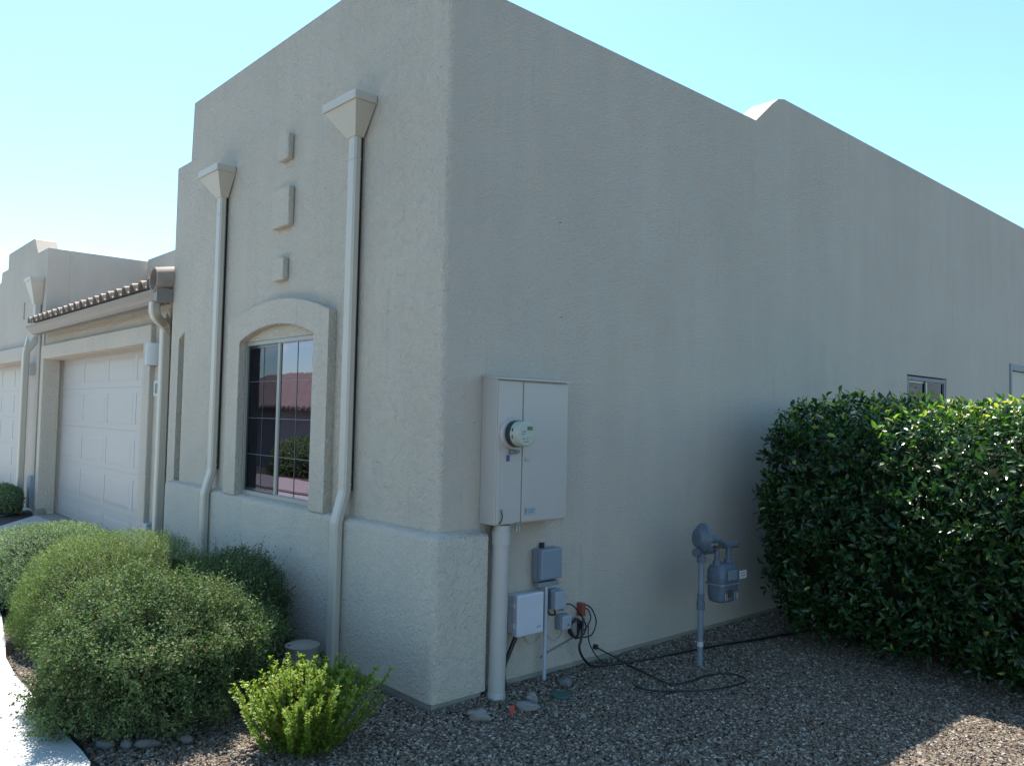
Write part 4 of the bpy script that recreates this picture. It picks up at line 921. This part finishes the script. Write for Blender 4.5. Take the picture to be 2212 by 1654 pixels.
# left end leans in at the foot
P = P + nn * (bump_ - .20 * R_.random(nt_) ** 1.7)[:, None]
P[:, 1] += np.where(P[:, 1] < 3.6, .30 * np.clip(P[:, 2] - 1.0, 0, 1) ** 1.3, 0)
P[:, 1] += .10 * (P[:, 2] < .7) * (.7 - P[:, 2]) * (nn[:, 1] < -.3)
P[:, 0] += np.where((nn[:, 0] < -.3), .09 * np.clip(.9 - P[:, 2], 0, 1), 0)
ax_ = nrm(nn * .8 + np.array([0, 0, .45]) + R_.normal(size=(nt_, 3)) * .45)
P[:, 2] += np.where(P[:, 2] > 1.2, .09 * np.clip((1.35 - P[:, 0]) / .5, 0, 1), 0)
topm = P[:, 2] > 1.56
tl = .125 * (.6 + .8 * R_.random(nt_)); sh = topm & (R_.random(nt_) < .05); tl[sh] *= 1.35
ax_[sh] = nrm(np.array([0, 0, 1.]) + R_.normal(size=(sh.sum(), 3)) * .3)
nl = 6; t = (np.arange(nl)[None] + .5) / nl
LP = (P[:, None] - ax_[:, None] * (tl[:, None] * .45)[:, :, None] + ax_[:, None] * (tl[:, None] * t)[:, :, None])
sd = nrm(np.cross(ax_, R_.normal(size=ax_.shape))); s2 = np.cross(ax_, sd)
ang = (np.arange(nl) * 2.4)[None] + R_.random((nt_, 1)) * 6; side_ = sd[:, None] * np.cos(ang)[:, :, None] + s2[:, None] * np.sin(ang)[:, :, None]
wgt = np.linspace(1.1, .45, nl)[None, :, None]
LA = nrm(ax_[:, None] * .55 + side_ * wgt + R_.normal(size=side_.shape) * .12)
LN = nrm(ax_[:, None] - LA * (ax_[:, None] * LA).sum(-1, keepdims=True) + R_.normal(size=side_.shape) * .25)
LP, LA, LN = LP.reshape(-1, 3), LA.reshape(-1, 3), LN.reshape(-1, 3)
LN = nrm(LN - LA * (LN * LA).sum(-1, keepdims=True))
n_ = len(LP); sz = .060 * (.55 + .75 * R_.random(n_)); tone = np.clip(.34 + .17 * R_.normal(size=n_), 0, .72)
hi = np.repeat(P[:, 2], nl); young_lit = np.clip((hi - 1.38) / .3, 0, 1) * (np.tile(np.arange(nl), nt_) >= 3) * R_.random(n_)  # paler new growth, boosted by height to paint a sunlit top
tone = np.clip(tone + young_lit * .75, 0, 1); tone = np.where((R_.random(n_) < .006), .88, tone)
okk = (LP[:, 2] > .03) & (LP[:, 0] > .05); LP, LA, LN, sz, tone = LP[okk], LA[okk], LN[okk], sz[okk], tone[okk]
cp_ = np.array([3.659, -2.777, 1.6]); vd = LP - cp_; dist = np.linalg.norm(vd, axis=1)
fwd = np.array([-.741 * -1 * 0 + _R[2][0], _R[2][1], _R[2][2]]); rgt = _R[0]; z_ = vd @ _R[2]; uu = (vd @ _R[0]) / z_; ww = (vd @ _R[1]) / z_
face = np.abs((LN * vd).sum(1)) / dist
front = (LP[:, 1] < c0[1] - r0[1] + .16) & (uu < .62) & (ww < .46)
score = np.where(front, sz * face / dist, -1)
# outermost leaves first
score = np.where(LP[:, 1] < 2.52 + .05 * np.sin(LP[:, 0] * 9), score, score * .35)
pick = np.argsort(-score)[:300]; rest = np.ones(len(LP), bool); rest[pick] = False
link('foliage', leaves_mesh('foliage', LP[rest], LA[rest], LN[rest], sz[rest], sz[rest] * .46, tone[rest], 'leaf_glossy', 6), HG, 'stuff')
protos = [leaves_mesh('leaf', np.zeros((1, 3)), np.array([[1., 0, 0]]), np.array([[0, 0, 1.]]), np.array([.065]), np.array([.065 * .46]), np.array([tv]), 'leaf_glossy', 6) for tv in (.12, .25, .35, .45, .55, .68)]
for i in pick:
    o = bpy.data.objects.new('leaf', protos[int(np.argmin(np.abs(np.array([.12, .25, .35, .45, .55, .68]) - tone[i])))]); COL.objects.link(o)
    a = Vector(LA[i]); nv = Vector(LN[i]); b = nv.cross(a)
    m4 = Matrix(((a.x, b.x, nv.x, 0), (a.y, b.y, nv.y, 0), (a.z, b.z, nv.z, 0), (0, 0, 0, 1)))
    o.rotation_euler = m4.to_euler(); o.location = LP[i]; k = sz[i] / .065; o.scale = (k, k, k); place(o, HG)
k = R_.choice(nt_, 5000, replace=False)
link('twigs', stems_mesh('twigs', (P - ax_ * (tl * .6)[:, None])[k], (P + ax_ * (tl * .5)[:, None])[k], np.full(len(k), .002)), HG, 'stuff')
nb = 60; b0 = np.stack([R_.uniform(.9, 3.4, nb), R_.uniform(3.0, 4.7, nb), np.full(nb, G)], 1); b1 = b0 + np.stack([R_.normal(size=nb) * .25, R_.normal(size=nb) * .25, R_.uniform(.8, 1.5, nb)], 1)
link('branches', stems_mesh('branches', b0, b1, np.full(nb, .018)), HG)
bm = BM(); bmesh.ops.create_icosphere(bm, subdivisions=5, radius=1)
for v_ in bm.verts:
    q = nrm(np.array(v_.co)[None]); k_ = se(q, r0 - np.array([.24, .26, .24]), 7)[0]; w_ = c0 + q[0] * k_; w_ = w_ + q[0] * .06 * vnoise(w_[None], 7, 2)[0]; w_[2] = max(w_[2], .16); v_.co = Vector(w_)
obj('blocker_core', bm, 'leaf_core', HG)  # added solid core, keeps light from passing through the hedge
# stray leaf litter
for i, (x, y, a) in enumerate(((.72, 1.98, .4), (1.55, 2.25, 1.9))):
    o = bpy.data.objects.new('fallen_leaf', protos[5 if i == 0 else 0]); COL.objects.link(o); o.location = (x, y, G + .018); o.rotation_euler = (.2, .1, a)
    props(o, ['pale green fallen leaf on the gravel right of the gas meter pipe', 'dark fallen leaf on the gravel before the hedge'][i], 'leaf')

R_ = np.random.default_rng(55); n_ = 420
q = np.concatenate([np.stack([R_.uniform(.15, 3.2, 200), 2.65 - np.abs(R_.normal(size=200)) * .35, np.zeros(200)], 1), np.stack([R_.uniform(-1.4, .4, 120), -1.1 - np.abs(R_.normal(size=120)) * .25, np.zeros(120)], 1), np.stack([np.abs(R_.normal(size=100)) * .35 + .09, R_.uniform(-.1, 2.4, 100), np.zeros(100)], 1)])
q[:, 2] = [gravel_h(a_, b_) + .012 for a_, b_ in q[:, :2]]
az = R_.random(n_) * 6.28; A_ = np.stack([np.cos(az), np.sin(az), R_.normal(size=n_) * .25], 1); A_ = nrm(A_); N2 = nrm(np.array([0, 0, 1.]) + R_.normal(size=(n_, 3)) * .35)
me = leaves_mesh('leaf_litter', q, A_, N2, .012 + .022 * R_.random(n_), .006 + .008 * R_.random(n_), R_.random(n_), 'dry_leaf')
o = bpy.data.objects.new('leaf_litter', me); COL.objects.link(o); props(o, 'small dry leaves scattered over the gravel', None, None, 'stuff')
